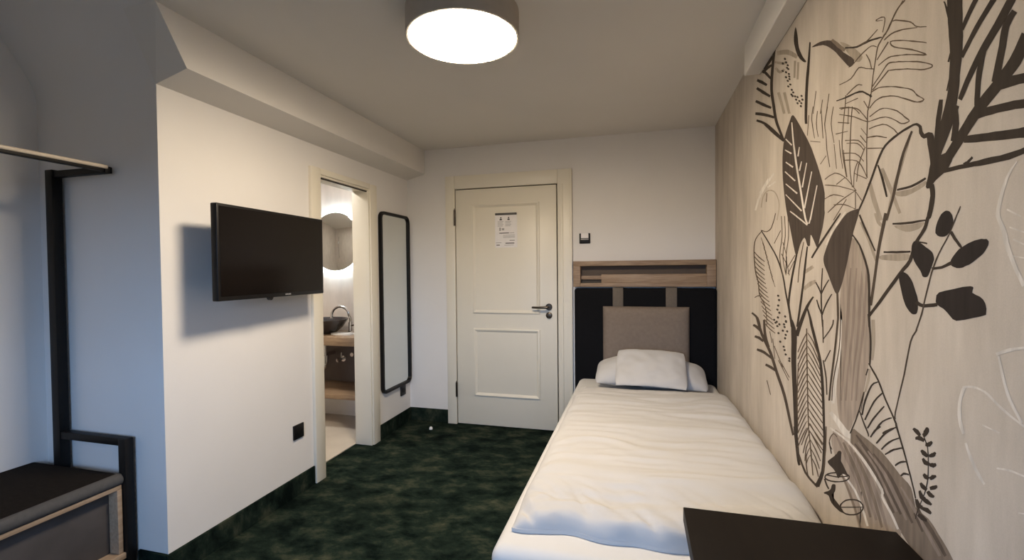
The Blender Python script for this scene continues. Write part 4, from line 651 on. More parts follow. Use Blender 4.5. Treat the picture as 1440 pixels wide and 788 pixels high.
ds 1110,914 1104,919 1109,912 1100,918 1107,909 1097,917 1103,906 1093,917 1096,907 1091,917 1089,909 1086,917 1085,911 1083,917
ds 1065,924 1062,921 1068,923 1064,919 1071,921 1067,916 1073,921 1072,912 1076,920 1078,911 1080,918 1082,910 1083,916 1085,910
ds 1107,883 1101,889 1106,882 1098,889 1103,879 1094,889 1100,878 1090,889 1095,879 1089,888 1090,880 1086,888 1088,881 1084,888
ds 1064,901 1062,898 1067,900 1065,896 1072,898 1068,893 1077,896 1071,890 1080,892 1074,888 1084,889 1078,885 1086,886 1081,884
ds 1117,861 1111,866 1116,859 1108,866 1114,856 1103,865 1110,854 1099,865 1104,854 1096,864 1099,855 1092,863 1095,855 1090,863
ds 1061,883 1059,880 1065,881 1061,877 1070,878 1065,873 1074,876 1070,870 1077,874 1075,867 1081,871 1079,865 1084,869 1082,864
ds 1120,844 1113,849 1120,840 1110,846 1118,835 1106,844 1116,831 1103,842 1109,831 1101,842 1102,833 1098,842 1099,835 1095,842
ds 1067,859 1070,854 1070,859 1074,852 1073,859 1079,850 1076,860 1085,849 1080,860 1089,850 1083,861 1092,852 1086,861 1094,854
ds 1130,821 1123,826 1130,817 1120,824 1128,812 1116,821 1125,808 1112,820 1117,809 1111,820 1111,812 1108,820 1107,814 1105,821
ds 1075,839 1079,834 1078,840 1084,833 1083,841 1090,831 1088,842 1097,830 1094,841 1101,830 1100,840 1106,831 1104,839 1109,831
ds 1076,821 1080,816 1078,823 1084,815 1083,824 1090,814 1088,825 1096,813 1096,822 1101,812 1104,819 1108,811 1110,817 1113,810
ds 1090,800 1093,794 1093,801 1098,793 1097,801 1104,791 1101,802 1111,789 1107,801 1116,790 1113,800 1121,790 1118,799 1124,791
df 1097,983 1094,984 1091,985 1089,984 1087,983 1087,981 1087,978 1089,975 1091,971 1094,968 1097,965 1101,962 1104,961 1105,962 1106,965 1106,969 1104,973 1100,979
ns 1158,1588 1151,1584 1167,1579 1159,1575 1179,1566 1170,1561 1191,1551 1181,1547 1201,1534 1190,1530 1209,1516 1198,1513 1217,1499 1205,1496 1223,1485 1211,1481 1228,1471 1216,1468 1234,1457 1223,1454 1243,1441 1233,1438 1253,1424 1243,1421 1260,1412 1251,1409
ns 1264,1429 1248,1425 1268,1420 1253,1417 1273,1408 1258,1404 1279,1393 1264,1390 1285,1378 1270,1376 1291,1361 1277,1359 1297,1343 1283,1341 1303,1322 1289,1321 1308,1299 1295,1298 1314,1277 1301,1276 1321,1252 1307,1251 1328,1226 1314,1226 1333,1208 1319,1209
ds 1299,1546 1292,1546 1293,1537 1286,1537 1286,1524 1277,1523 1279,1510 1268,1509 1271,1493 1261,1493 1263,1476 1254,1476 1257,1464 1250,1464
ds 1431,1389 1424,1390 1420,1381 1413,1383 1406,1371 1398,1373 1392,1360 1383,1361 1381,1347 1371,1348 1370,1332 1360,1334 1361,1318 1350,1320 1354,1307 1343,1308 1348,1296 1337,1297 1344,1283 1332,1283 1342,1264 1329,1264 1340,1242 1328,1243 1340,1222 1327,1223 1339,1205 1327,1205 1339,1188 1328,1190 1338,1172 1327,1173 1336,1155 1325,1156 1332,1137 1322,1139 1330,1119 1320,1121 1330,1098 1320,1100 1332,1077 1322,1078 1333,1061 1324,1063
ds 1393,1438 1384,1439 1383,1426 1374,1427 1369,1408 1359,1409 1354,1390 1344,1392 1337,1372 1329,1373 1320,1354 1313,1355 1308,1341 1302,1342
ds 1396,1442 1405,1445 1387,1450 1396,1453 1374,1462 1383,1465 1361,1474 1370,1477 1348,1487 1358,1490 1336,1501 1346,1504 1324,1514 1334,1518 1312,1529 1322,1532 1301,1543 1310,1547 1289,1556 1299,1560 1279,1566 1289,1570 1270,1574 1278,1579 1258,1581 1265,1586 1241,1586 1248,1591 1222,1589 1228,1595 1204,1592 1209,1597 1186,1594 1191,1599 1169,1594 1173,1600 1155,1595 1159,1600 1147,1595 1150,1600 1142,1594 1144,1599 1139,1593 1138,1598 1136,1591 1132,1595 1133,1589 1126,1591 1131,1587 1121,1587 1130,1584 1119,1581 1130,1579 1118,1577 1129,1574 1116,1573 1126,1570 1113,1570 1122,1565 1112,1568 1113,1559 1112,1568 1102,1558 1108,1568 1095,1557 1098,1568 1095,1558 1085,1563 1096,1558 1080,1555 1096,1552 1079,1548 1095,1543 1078,1540 1094,1530 1076,1526 1092,1514 1074,1511 1091,1503 1073,1500
ds 1107,1481 1103,1477 1120,1479 1116,1474 1138,1476 1134,1471 1157,1474 1153,1469 1176,1474 1174,1469 1197,1475 1195,1470 1211,1475 1210,1471
ds 1228,1398 1228,1402 1215,1397 1215,1401 1196,1395 1197,1400 1175,1394 1176,1399 1149,1393 1150,1398 1122,1394 1123,1398 1104,1394 1104,1397
ds 1266,1336 1266,1340 1250,1335 1250,1339 1229,1334 1229,1339 1209,1333 1209,1338 1188,1333 1189,1338 1169,1333 1169,1337 1156,1333 1156,1337
ds 1094,1464 1079,1463 1093,1458 1077,1457 1091,1450 1075,1449 1090,1442 1075,1439 1093,1430 1077,1426 1096,1417 1081,1413 1100,1407 1085,1403 1101,1403 1088,1398 1102,1402 1091,1397 1104,1399 1093,1396 1106,1394 1095,1391 1109,1387 1098,1384 1114,1380 1103,1376 1122,1372 1112,1368 1133,1363 1123,1359 1144,1353 1132,1349 1151,1341 1139,1338 1157,1328 1144,1326 1164,1317 1152,1314 1174,1309 1163,1304 1187,1301 1176,1296 1202,1290 1191,1286 1220,1276 1208,1272 1241,1260 1229,1256 1263,1243 1251,1239 1289,1222 1277,1218 1318,1200 1306,1197 1339,1184 1327,1181
ds 1342,1186 1327,1187 1337,1154 1328,1156
ef 1144,1356 1138,1356 1130,1354 1123,1352 1116,1349 1110,1346 1103,1342 1096,1339 1088,1335 1082,1331 1079,1327 1077,1322 1076,1317 1079,1311 1082,1305 1086,1299 1089,1293 1093,1287 1097,1283 1102,1282 1107,1282 1112,1283 1115,1286 1117,1290 1121,1295 1128,1301 1136,1308 1143,1315 1148,1324 1152,1332 1153,1340 1152,1347 1149,1352
ds 1133,1352 1133,1355 1128,1352 1127,1355 1120,1351 1120,1354 1113,1350 1112,1353 1108,1349 1106,1352 1103,1348 1101,1351 1099,1347 1098,1350
ef 1197,1290 1190,1291 1182,1292 1174,1290 1166,1287 1159,1282 1152,1276 1147,1270 1143,1263 1139,1256 1135,1249 1131,1243 1128,1235 1128,1226 1128,1216 1131,1208 1136,1205 1144,1204 1151,1205 1159,1209 1166,1214 1173,1220 1178,1227 1183,1235 1187,1244 1192,1256 1197,1268 1200,1278 1201,1284 1200,1287
ef 1056,1402 1052,1404 1047,1406 1042,1407 1036,1406 1031,1404 1027,1400 1024,1396 1022,1390 1021,1384 1021,1379 1023,1373 1027,1369 1032,1365 1038,1361 1045,1359 1052,1359 1060,1360 1066,1362 1070,1365 1073,1368 1073,1373 1072,1378 1070,1383 1067,1389 1064,1393 1060,1398
ef 938,1348 935,1346 933,1344 933,1341 934,1337 937,1333 941,1328 945,1324 951,1320 957,1317 964,1313 971,1309 978,1306 986,1304 994,1301 1002,1300 1010,1300 1018,1302 1024,1304 1027,1307 1028,1311 1026,1316 1020,1322 1013,1328 1005,1334 997,1337 990,1340 982,1343 974,1345 966,1347 958,1348 950,1349 943,1348
ef 1060,1254 1042,1258 1019,1262 994,1267 974,1269 968,1268 967,1266 969,1262 970,1258 962,1255 951,1252 944,1248 939,1242 936,1233 937,1223 949,1219 966,1215 989,1209 1010,1205 1020,1207 1026,1212 1036,1218 1047,1224 1058,1227 1067,1231 1070,1236 1069,1242 1068,1248
ds 1031,1366 1024,1368 1029,1362 1021,1365 1025,1358 1017,1360 1020,1352 1013,1355 1013,1346 1007,1349 1006,1339 1000,1342 1000,1335 996,1337
ds 1026,1313 1021,1307 1033,1311 1029,1305 1044,1307 1040,1302 1054,1304 1051,1299 1064,1303 1063,1298 1076,1302 1075,1297 1084,1302 1083,1296
ds 1139,1227 1132,1234 1132,1225 1126,1232 1122,1222 1117,1229 1109,1221 1107,1228 1092,1223 1093,1230 1075,1225 1077,1232 1064,1227 1065,1234
ns 1003,1411 1001,1409 1007,1405 1004,1403 1013,1396 1010,1395 1019,1387 1015,1386 1023,1379 1020,1378 1028,1371 1025,1370 1034,1362 1031,1361 1043,1352 1040,1350 1054,1340 1050,1339 1064,1328 1060,1327 1072,1317 1067,1316 1079,1305 1074,1304 1086,1292 1081,1291 1092,1277 1087,1277 1098,1261 1093,1261 1104,1246 1099,1246 1109,1232 1104,1232 1113,1219 1108,1219 1118,1207 1112,1207 1123,1197 1118,1196 1128,1187 1123,1187 1132,1180 1127,1179 1134,1176 1129,1176 1135,1174 1129,1173 1137,1170 1132,1169 1141,1166 1137,1164 1148,1159 1143,1158 1156,1146 1150,1146 1163,1125 1157,1126 1171,1099 1165,1099 1179,1071 1173,1071 1191,1039 1185,1040 1203,1005 1198,1006 1213,979 1207,980 1215,967 1209,969 1214,963 1208,966 1212,962 1207,965
ds 1046,1806 1003,1783 1045,1796 1003,1773 1044,1782 1003,1760 1043,1767 1002,1747 1042,1753 1002,1734 1040,1739 1001,1721 1039,1726 1000,1708 1037,1714 1001,1697 1036,1702 1001,1686 1035,1691 1002,1676 1035,1679 1004,1664 1036,1667 1006,1653 1037,1655 1008,1642 1038,1645 1008,1632 1038,1636 1009,1623 1040,1626 1011,1612 1044,1614 1014,1600 1049,1601 1018,1586 1054,1590 1023,1574 1058,1581 1029,1565 1063,1573 1035,1558 1069,1564 1041,1551 1073,1554 1046,1542 1077,1542 1052,1532 1081,1530 1057,1521 1085,1518 1062,1510 1088,1505 1066,1498 1091,1496 1069,1489
ds 1056,1798 1052,1797 1054,1795 1050,1794 1052,1790 1047,1788 1050,1784 1044,1782 1048,1777 1042,1775 1045,1768 1040,1767 1043,1762 1039,1761
ds 1037,1678 1042,1681 1030,1696 1034,1698
ds 1041,1627 1045,1629 1033,1648 1037,1650
ds 972,1761 961,1751 976,1757 966,1748 983,1751 973,1742 990,1744 980,1736 997,1737 987,1729 1003,1729 994,1722 1007,1724 999,1717
ds 930,1739 920,1728 939,1733 929,1723 952,1724 942,1715 964,1716 954,1707 972,1710 962,1701 979,1704 969,1695 986,1697 976,1690 994,1690 984,1682 1002,1682 993,1675 1007,1676 999,1669
ds 896,1720 882,1706 904,1713 889,1699 915,1703 900,1689 926,1693 911,1680 935,1686 921,1673 944,1679 930,1666 953,1672 939,1659 963,1663 949,1651 973,1653 960,1643 983,1642 970,1633 994,1629 982,1620 1005,1614 993,1606 1012,1603 1002,1596
ds 890,1695 880,1685 895,1692 885,1682 902,1688 890,1677 909,1681 895,1671 912,1673 897,1664 914,1664 899,1655 916,1652 901,1644 921,1636 906,1627 927,1616 911,1607 931,1602 915,1593
ds 953,1662 943,1656 956,1655 946,1648 961,1644 949,1637 966,1632 952,1625 968,1617 955,1610 969,1600 956,1595 970,1587 957,1582 970,1578 956,1574 969,1572 955,1569 968,1568 955,1565
ds 871,1651 850,1634 876,1644 855,1626 884,1633 863,1616 893,1623 872,1605 902,1616 882,1598 912,1610 893,1591 923,1603 904,1585 935,1596 916,1578 949,1589 929,1571 961,1582 941,1564 973,1573 953,1557 985,1565 963,1549 996,1555 975,1540 1010,1544 988,1529 1024,1532 1002,1517 1038,1520 1016,1506 1052,1509 1030,1495 1065,1498 1044,1484 1075,1490 1053,1477
ds 865,1589 861,1573 870,1590 866,1574 879,1592 874,1576 887,1594 882,1577 896,1595 889,1578 904,1596 897,1579 911,1596 904,1580 918,1596 910,1581 923,1595 915,1581 927,1595 919,1582
ds 863,1550 861,1536 872,1552 869,1538 884,1555 881,1541 897,1557 894,1543 909,1559 905,1545 922,1561 917,1547 934,1563 929,1548 949,1565 943,1550 964,1567 958,1551 975,1568 969,1553
ds 863,1509 860,1492 874,1510 871,1495 891,1513 888,1498 908,1516 905,1501 922,1519 920,1504 937,1521 934,1507 952,1524 949,1510 968,1527 966,1513 985,1530 983,1517 997,1533 995,1520
ds 863,1479 859,1470 871,1478 867,1469 883,1478 879,1468 896,1478 892,1467 911,1478 908,1468 928,1480 925,1469 945,1481 942,1470 958,1481 955,1471 971,1482 968,1473 986,1482 983,1474 1008,1484 1005,1476 1033,1485 1031,1477 1052,1487 1050,1478
ds 975,1492 971,1488 978,1490 974,1486 983,1488 978,1484 987,1486 982,1481 990,1486 987,1480 994,1485 991,1480 997,1485 994,1480
ds 1065,1620 1054,1616 1067,1615 1055,1610 1069,1608 1055,1603 1071,1601 1056,1595 1073,1593 1058,1587 1075,1585 1060,1579 1076,1575 1061,1570 1078,1561 1063,1556 1079,1546 1064,1541 1080,1535 1065,1530
ds 1025,1598 1008,1588 1030,1590 1013,1580 1038,1578 1021,1569 1046,1565 1029,1556 1056,1550 1039,1541 1067,1533 1051,1525 1075,1521 1059,1513
ds 1030,1594 1012,1590 1028,1585 1011,1581 1026,1573 1009,1569 1025,1562 1008,1557 1027,1552 1010,1545 1029,1541 1013,1535 1031,1533 1016,1527
ds 1103,1559 1092,1557 1102,1554 1090,1551 1101,1545 1088,1543 1098,1535 1085,1533 1095,1524 1081,1522 1092,1511 1077,1509 1090,1502 1074,1501
df 1087,1511 1077,1513 1065,1514 1054,1514 1042,1515 1030,1515 1023,1512 1023,1505 1027,1495 1035,1486 1046,1479 1060,1474 1073,1469 1081,1464 1087,1460 1093,1457 1098,1457 1102,1458 1105,1462 1103,1469 1099,1478 1096,1487 1094,1496 1091,1504
ps 878,1462 876,1460 882,1458 880,1456 889,1453 885,1451 894,1447 890,1444 899,1440 894,1438 903,1433 897,1430 907,1425 900,1423 910,1417 903,1415 913,1409 905,1407 915,1402 907,1399 917,1395 909,1393 918,1389 910,1388 918,1382 909,1383 914,1374 906,1376 910,1366 901,1368 906,1358 896,1359 903,1349 893,1350 900,1339 891,1340 896,1328 887,1330 890,1317 882,1319 884,1305 876,1307 878,1294 871,1297 872,1285 865,1288 867,1277 860,1280 864,1272 857,1275
ps 890,1362 889,1364 862,1352 861,1354
ps 883,1343 881,1345 862,1334 861,1336
ps 893,1319 893,1321 861,1314 861,1316
ps 896,1390 894,1392 868,1376 867,1378
ps 912,1159 915,1164 905,1163 908,1167 895,1167 897,1172 885,1171 887,1176 875,1175 876,1179 864,1178 864,1182 856,1180 856,1184
ps 911,1159 907,1161 909,1152 904,1154 906,1142 901,1144 903,1131 897,1133 899,1120 893,1122 894,1107 888,1110 888,1096 882,1099 879,1084 874,1088 870,1074 865,1077 863,1066 859,1070
ps 991,1087 992,1091 985,1089 986,1093 977,1092 977,1096 968,1094 967,1098 958,1095 957,1099 948,1095 946,1098 938,1093 936,1097 930,1090 927,1094 922,1086 918,1089 913,1081 910,1085 903,1077 900,1081 893,1073 890,1077 883,1070 880,1073 872,1067 870,1070 862,1064 860,1067 855,1062 853,1066
ps 993,1088 984,1088 996,1081 987,1082 1000,1071 991,1072 1003,1060 994,1062 1004,1049 995,1051 1004,1037 994,1040 1002,1026 993,1030 999,1017 990,1022 994,1010 987,1015 991,1006 984,1010
ps 943,1037 942,1040 905,1037 904,1039
ps 985,992 980,995 983,988 977,992 980,983 974,986 976,976 970,981 972,969 965,974 966,962 959,967 960,955 953,960 952,948 946,954 944,943 939,947 938,939 934,943
ps 910,978 909,981 903,980 902,983 893,983 893,986 884,985 882,989 873,987 871,990 861,988 860,991 853,989 852,992
ps 865,929 865,931 852,934 852,936
ps 2459,1579 2491,1585 2434,1596 2468,1603 2398,1621 2433,1629 2350,1643 2384,1653 2280,1664 2308,1674 2201,1683 2224,1692 2149,1696 2168,1703
ps 2382,1649 2404,1656 2237,1689 2255,1695
ps 2251,1653 2264,1660 2132,1656 2143,1663
"""
# ---- mural wall: the paper and the drawing printed on it are one surface
bm = bmesh.new()
box(bm, XR, XR+.1, YR-.1, YB+TH, 0, H)
keys = list(INK)
for li, line in enumerate(MURAL.strip().split('\n')):
    head, *pts = line.split(' ')
    x = XR-.00005-li*8e-7        # printed layers, each over the one before
    vs = [bm.verts.new((x, int(a)/1000, min(int(b)/1000, H-.002))) for a, b in (p.split(',') for p in pts)]
    mi = 1+keys.index(head[0])
    if head[1] == 's':
        for i in range(0, len(vs)-3, 2):
            f = bm.faces.new((vs[i], vs[i+1], vs[i+3], vs[i+2])); f.material_index = mi
    else:
        f = bm.faces.new(vs); f.material_index = mi
        bmesh.ops.triangulate(bm, faces=[f])
struct('wall_right', bm, ['mural']+['ink_'+k for k in keys], 'beige papered wall with a large drawn botanical mural', sm=20)

# ---- entrance door
d = thing('door_1', 'white panelled entrance door with a steel lever handle', 'door', (-1.04, YB, 0)); d['kind'] = 'structure'
bm = bmesh.new()
box(bm, -1.563, LX0-.004, YB-.024, YB, 0, 2.10, .004); box(bm, LX1+.006, -.492, YB-.024, YB, 0, 2.10, .004); box(bm, LX0-.004, LX1+.006, YB-.024, YB, LZ+.004, 2.10, .004)
box(bm, LX1+.030, LX1+.05, YB-.032, YB-.02, 0, LZ, .004); box(bm, -.506, -.49, YB-.034, YB-.02, 0, 2.10, .004)
obj('door_casing', bm, 'door', d)
bm = bmesh.new(); box(bm, LX0-.011, LX1+.011, YB+.045, YB+.074, .001, LZ+.011); obj('door_rebate', bm, 'gap', d)
bm = bmesh.new()
box(bm, LX0, LX1-.004, YB-.010, YB+.042, .006, LZ-.002, .004)
lf = obj('door_leaf', bm, 'door', d)
def panel(x0, x1, z0, z1):
    bm = bmesh.new(); y = YB-.010
    o = [(x0, z0), (x1, z0), (x1, z1), (x0, z1)]
    prof = [(0, 0), (.004, .010), (.012, .013), (.019, .008), (.024, .004), (.030, 0)]
    rings = []
    for w, h in prof:
        rings.append([bm.verts.new((x+(w if x == x0 else -w), y-h, z+(w if z == z0 else -w))) for x, z in o])
    for A, Bq in zip(rings, rings[1:]):
        for k in range(4): bm.faces.new((A[k], A[(k+1) % 4], Bq[(k+1) % 4], Bq[k]))
    bmesh.ops.recalc_face_normals(bm, faces=bm.faces[:])
    obj('panel_moulding', bm, 'door', lf)
panel(-1.33, -.755, .945, 1.855); panel(-1.325, -.757, .25, .82)
for z0, z1 in ((1.683, 1.815), (.236, .358)):
    bm = bmesh.new(); tube(bm, [(LX0-.004, YB-.026, z0), (LX0-.004, YB-.026, z1)], .0085); tube(bm, [(LX0-.004, YB-.026, z1), (LX0-.004, YB-.026, z1+.012)], .004)
    obj('hinge', bm, 'dark_steel', d)
bm = bmesh.new(); hy = YB-.010
lathe(bm, [(0, -.012), (.022, -.012), (.027, -.008), (.027, 0)], (-.682, hy, 1.006), 24, 'y')
tube(bm, [(-.682, hy-.01, 1.006), (-.682, hy-.040, 1.006), (-.690, hy-.052, 1.006), (-.71, hy-.056, 1.005), (-.76, hy-.054, 1.003), (-.812, hy-.050, 1.004)], [.011, .010, .011, .010, .009, .008])
obj('door_handle', bm, 'dark_steel', d)
bm = bmesh.new()
lathe(bm, [(0, -.010), (.020, -.010), (.026, -.006), (.026, 0)], (-.682, hy, .938), 24, 'y'); box(bm, -.687, -.677, hy-.026, hy-.008, .918, .955, .003)
obj('lock_rose', bm, 'dark_steel', d)

# ---- bathroom doorway casing
d2 = thing('door_2', 'white cased open doorway to the bathroom', 'doorway', (XL, 2.77, 0)); d2['kind'] = 'structure'
bm = bmesh.new()
for a in ((2.405, DY0), (DY1, 3.14)):
    box(bm, XL-.004, XL+.022, a[0], a[1], 0, 1.955, .006)
box(bm, XL-.004, XL+.022, DY0, DY1, DZ, 1.955, .006)
obj('door_casing', bm, 'door', d2)
bm = bmesh.new()
box(bm, XL-TH-.01, XL+.01, DY0-.003, DY0+.012, 0, DZ, .002); box(bm, XL-TH-.01, XL+.01, DY1-.012, DY1+.003, 0, DZ, .002); box(bm, XL-TH-.01, XL+.01, DY0+.012, DY1-.012, DZ-.012, DZ+.003, .002)
obj('door_lining', bm, 'door', d2)
bm = bmesh.new(); box(bm, XL-.012, XL-.002, DY0+.012, DY1-.012, DZ-.020, DZ-.012); obj('door_seal', bm, 'gap', d2)

# ------------------------------------------------------------------ bathroom behind the doorway
bx0, by0, by1, bz = -4.15, YN+.10, YB+.03, 2.36
bm = bmesh.new(); box(bm, bx0-.1, -2.06, by0, by1+.1, -.1, .006); struct('floor_bathroom', bm, 'bath_floor', 'pale tiled bathroom floor')
bm = bmesh.new(); box(bm, bx0, XL-TH, by1, by1+.1, .006, bz); struct('wall_bathroom_back', bm, 'bath_wall', 'beige bathroom wall behind the wash basin')
bm = bmesh.new(); box(bm, bx0-.1, bx0, by0, by1+.1, .006, bz); struct('wall_bathroom_side', bm, 'bath_wall', 'beige bathroom side wall')
bm = bmesh.new(); box(bm, bx0, XN-.1, by0-.1, by0, .006, bz); struct('wall_bathroom_front', bm, 'bath_wall', 'beige bathroom wall opposite the mirror')
bm = bmesh.new(); box(bm, bx0-.1, XL-TH, by0, by1+.1, bz, bz+.1); struct('ceiling_bathroom', bm, 'ceil', 'pale bathroom ceiling')

v = thing('vanity', 'wooden wash stand with thick top and low shelf in the bathroom', 'washstand', (-2.75, 3.47, 0))
vx0, vx1 = -3.45, XL-TH-.004
obj('worktop', B(vx0, vx1, 3.25, by1-.002, .700, .772, .004), 'wood', v)
obj('shelf', B(vx0+.03, vx1, 3.25, by1-.002, .262, .300, .003), 'wood', v)
obj('back_panel', B(vx0+.03, vx1, by1-.022, by1-.002, .300, .700), 'bath_dark', v)
obj('side_panel', B(vx0, vx0+.03, 3.25, by1-.002, .006, .700, .003), 'wood', v)
obj('side_panel', B(vx1-.022, vx1, 3.27, by1-.022, .006, .262, .003), 'wood', v)
obj('base_panel', B(vx0+.03, vx1-.022, 3.62, 3.64, .006, .262, .003), 'white_ceramic', v)
bs = bmesh.new()
lathe(bs, [(0, .004), (.09, .004), (.10, .012), (.15, .055), (.195, .120), (.200, .126), (.194, .126), (.145, .066), (.09, .030), (0, .022)], (-2.62, 3.44, .770), 40)
tag(obj('wash_basin', bs, 'basin'), 'dark stone bowl basin standing on the wooden wash stand', 'basin')
fa = thing('basin_faucet', 'chrome gooseneck faucet behind the dark basin', 'faucet', (-2.43, 3.54, .772))
bm = bmesh.new(); lathe(bm, [(0, 0), (.028, 0), (.028, .008), (.018, .014), (.017, .09), (0, .09)], (-2.43, 3.54, .772), 24); obj('body', bm, 'chrome', fa)
bm = bmesh.new()
pts = [(-2.43, 3.54, .86), (-2.43, 3.54, .90)]
for k in range(13):
    a = PI*k/12; pts.append((-2.51+.08*math.cos(a), 3.52-.02*k/12, .925+.075*math.sin(a)))
pts.append((-2.592, 3.498, .90)); tube(bm, pts, .011); obj('spout', bm, 'chrome', fa)
bm = bmesh.new(); tube(bm, [(-2.43, 3.54, .83), (-2.36, 3.50, .845)], [.008, .006]); obj('lever', bm, 'chrome', fa)
bm = bmesh.new()
prism(bm, rrect(.19, .09, .02), 'z', .772, .786); bmesh.ops.translate(bm, verts=bm.verts[:], vec=(-2.41, 3.40, 0))
tag(obj('soap_dish', bm, 'white_ceramic'), 'flat white soap dish in front of the faucet', 'dish')
so = thing('soap_bottle', 'dark brown bottle standing beside the faucet at the doorway edge', 'bottle', (-2.275, 3.52, .772))
bm = bmesh.new(); lathe(bm, [(0, 0), (.032, 0), (.034, .006), (.034, .16), (.026, .185), (.012, .195), (.012, .21), (0, .21)], (-2.275, 3.52, .772), 28); obj('body', bm, 'bottle', so)
bm = bmesh.new(); lathe(bm, [(0, 0), (.014, 0), (.014, .03), (.006, .032), (.006, .06), (0, .06)], (-2.275, 3.52, .982), 16); tube(bm, [(-2.275, 3.52, 1.04), (-2.315, 3.50, 1.035)], .006); obj('pump', bm, 'black_plastic', so)
bm = bmesh.new()
tube(bm, [(-2.62, 3.44, .699), (-2.62, 3.44, .56)], .016)
pts = [(-2.62, 3.44, .58)]+[(-2.66+.04*math.cos(a), 3.44, .50-.04*math.sin(a)) for a in [k*PI/8 for k in range(9)]]+[(-2.70, 3.44, .54), (-2.70, 3.47, .565), (-2.70, 3.672, .565)]
tube(bm, pts, .017)
lathe(bm, [(0, -.05), (.026, -.05), (.03, -.02), (.03, .02), (0, .02)], (-2.62, 3.44, .56), 20)
tag(obj('drain_trap', bm, 'chrome'), 'chrome drain trap hanging under the dark basin', 'pipe')
def valve(x, z, label):
    bm = bmesh.new()
    lathe(bm, [(0, -.006), (.026, -.006), (.028, 0)], (x, by1-.024, z), 20, 'y'); tube(bm, [(x, by1-.026, z), (x, by1-.085, z)], .010); lathe(bm, [(0, -.03), (.018, -.03), (.02, -.02), (.02, 0), (0, 0)], (x, by1-.08, z), 16, 'y')
    tube(bm, [(x, by1-.055, z), (x, by1-.055, z+.06)], .006)
    tag(obj('angle_valve', bm, 'chrome'), label, 'valve', 'valves under the wash basin')
valve(-2.60, .51, 'chrome angle valve under the wash stand, nearer the drain trap')
valve(-2.455, .565, 'chrome angle valve under the wash stand, nearer the door jamb')
rm = thing('round_mirror', 'round back-lit bathroom mirror glowing above the basin', 'mirror', (-2.655, by1, 1.58))
cM = (-2.655, by1, 1.58)
bm = bmesh.new(); lathe(bm, [(0, -.042), (.262, -.042), (.266, -.040), (.266, -.034), (0, -.034)], cM, 72, 'y'); obj('glass', bm, 'mirror', rm)
bm = bmesh.new(); lathe(bm, [(.205, -.032), (.245, -.032), (.245, -.012), (.205, -.012), (.205, -.032)], cM, 64, 'y'); obj('led_ring', bm, 'led', rm)
bm = bmesh.new(); lathe(bm, [(0, -.034), (.2, -.034), (.2, 0), (0, 0)], cM, 48, 'y'); obj('backing', bm, 'black_plastic', rm)
sh = thing('shower_rail', 'chrome shower bar and hand shower on the wall opposite the basin', 'shower', (-3.87, by0, 1.2))
bm = bmesh.new(); tube(bm, [(-3.87, by0+.045, .95), (-3.87, by0+.045, 1.95)], .011); tube(bm, [(-3.87, by0, 1.0), (-3.87, by0+.045, 1.0)], .009); tube(bm, [(-3.87, by0, 1.9), (-3.87, by0+.045, 1.9)], .009); obj('bar', bm, 'steel', sh)
bm = bmesh.new(); box(bm, -3.89, -3.85, by0+.03, by0+.09, 1.62, 1.68, .006); lathe(bm, [(0, 0), (.055, 0), (.06, .01), (.05, .028), (.02, .04), (0, .04)], (-3.82, by0+.12, 1.68), 28); tube(bm, [(-3.87, by0+.08, 1.60), (-3.84, by0+.11, 1.70)], .013); obj('hand_shower', bm, 'white_ceramic', sh)
bl = thing('bathroom_ceiling_light', 'flat white round ceiling light of the bathroom', 'lamp', (-2.75, 2.7, bz))
bm = bmesh.new(); lathe(bm, [(0, 0), (.15, 0), (.15, -.03), (.14, -.036)], (-2.75, 2.7, bz), 40); obj('rim', bm, 'white_ceramic', bl)
M['bath_lamp'] = mat('bath_lamp', (.9, .9, .9), .5, emit=(1, .93, .84), emit_str=BATH_STR)
bm = bmesh.new(); lathe(bm, [(.14, -.036), (.13, -.042), (0, -.044)], (-2.75, 2.7, bz), 40); obj('diffuser', bm, 'bath_lamp', bl)

# ------------------------------------------------------------------ things on the walls and ceiling
lx, ly = -.672, 1.765
cl = thing('ceiling_light', 'lit round ceiling lamp with dark drum and white diffuser', 'lamp', (lx, ly, H))
bm = bmesh.new(); lathe(bm, [(0, 0), (.222, 0), (.226, -.004), (.226, -.104), (.223, -.107), (.216, -.107), (.214, -.103), (.214, -.02), (0, -.02)], (lx, ly, H), 80); obj('drum', bm, 'drum', cl)
bm = bmesh.new(); lathe(bm, [(.2145, -.102), (.211, -.108), (.196, -.114), (.15, -.120), (.08, -.1235), (0, -.1245)], (lx, ly, H), 80); obj('diffuser', bm, 'lamp', cl)

tv = bpy.data.objects.new('tv', None); C.objects.link(tv); tv.location = (-1.769, 1.957, 1.395); tv.rotation_euler = (0, 0, .03+PI/2)
tag(tv, 'black flat television on a wall bracket beside the bathroom doorway', 'television'); BASE['tv'] = Vector((0, 0, 0))
w, h = .726, .429   # local: x along the screen, -y out of the screen
bm = bmesh.new(); box(bm, -w/2, w/2, -.012, .022, -h/2, h/2, .005, 3); box(bm, -w/2+.08, w/2-.08, .020, .052, -h/2+.05, h/2-.07, .012, 3)
body = obj('bezel', bm, 'black_plastic', tv)
bm = bmesh.new(); box(bm, -w/2+.012, w/2-.012, -.0135, -.011, -h/2+.020, h/2-.012, .0006, 1); obj('screen', bm, 'screen', tv)
bm = bmesh.new(); prism(bm, [(-.068, -h/2+.004), (-.036, -h/2+.004), (-.044, -h/2-.010), (-.052, -h/2-.014), (-.060, -h/2-.010)], 'y', -.012, .006); obj('sensor', bm, 'black_plastic', tv)
bm = bmesh.new()
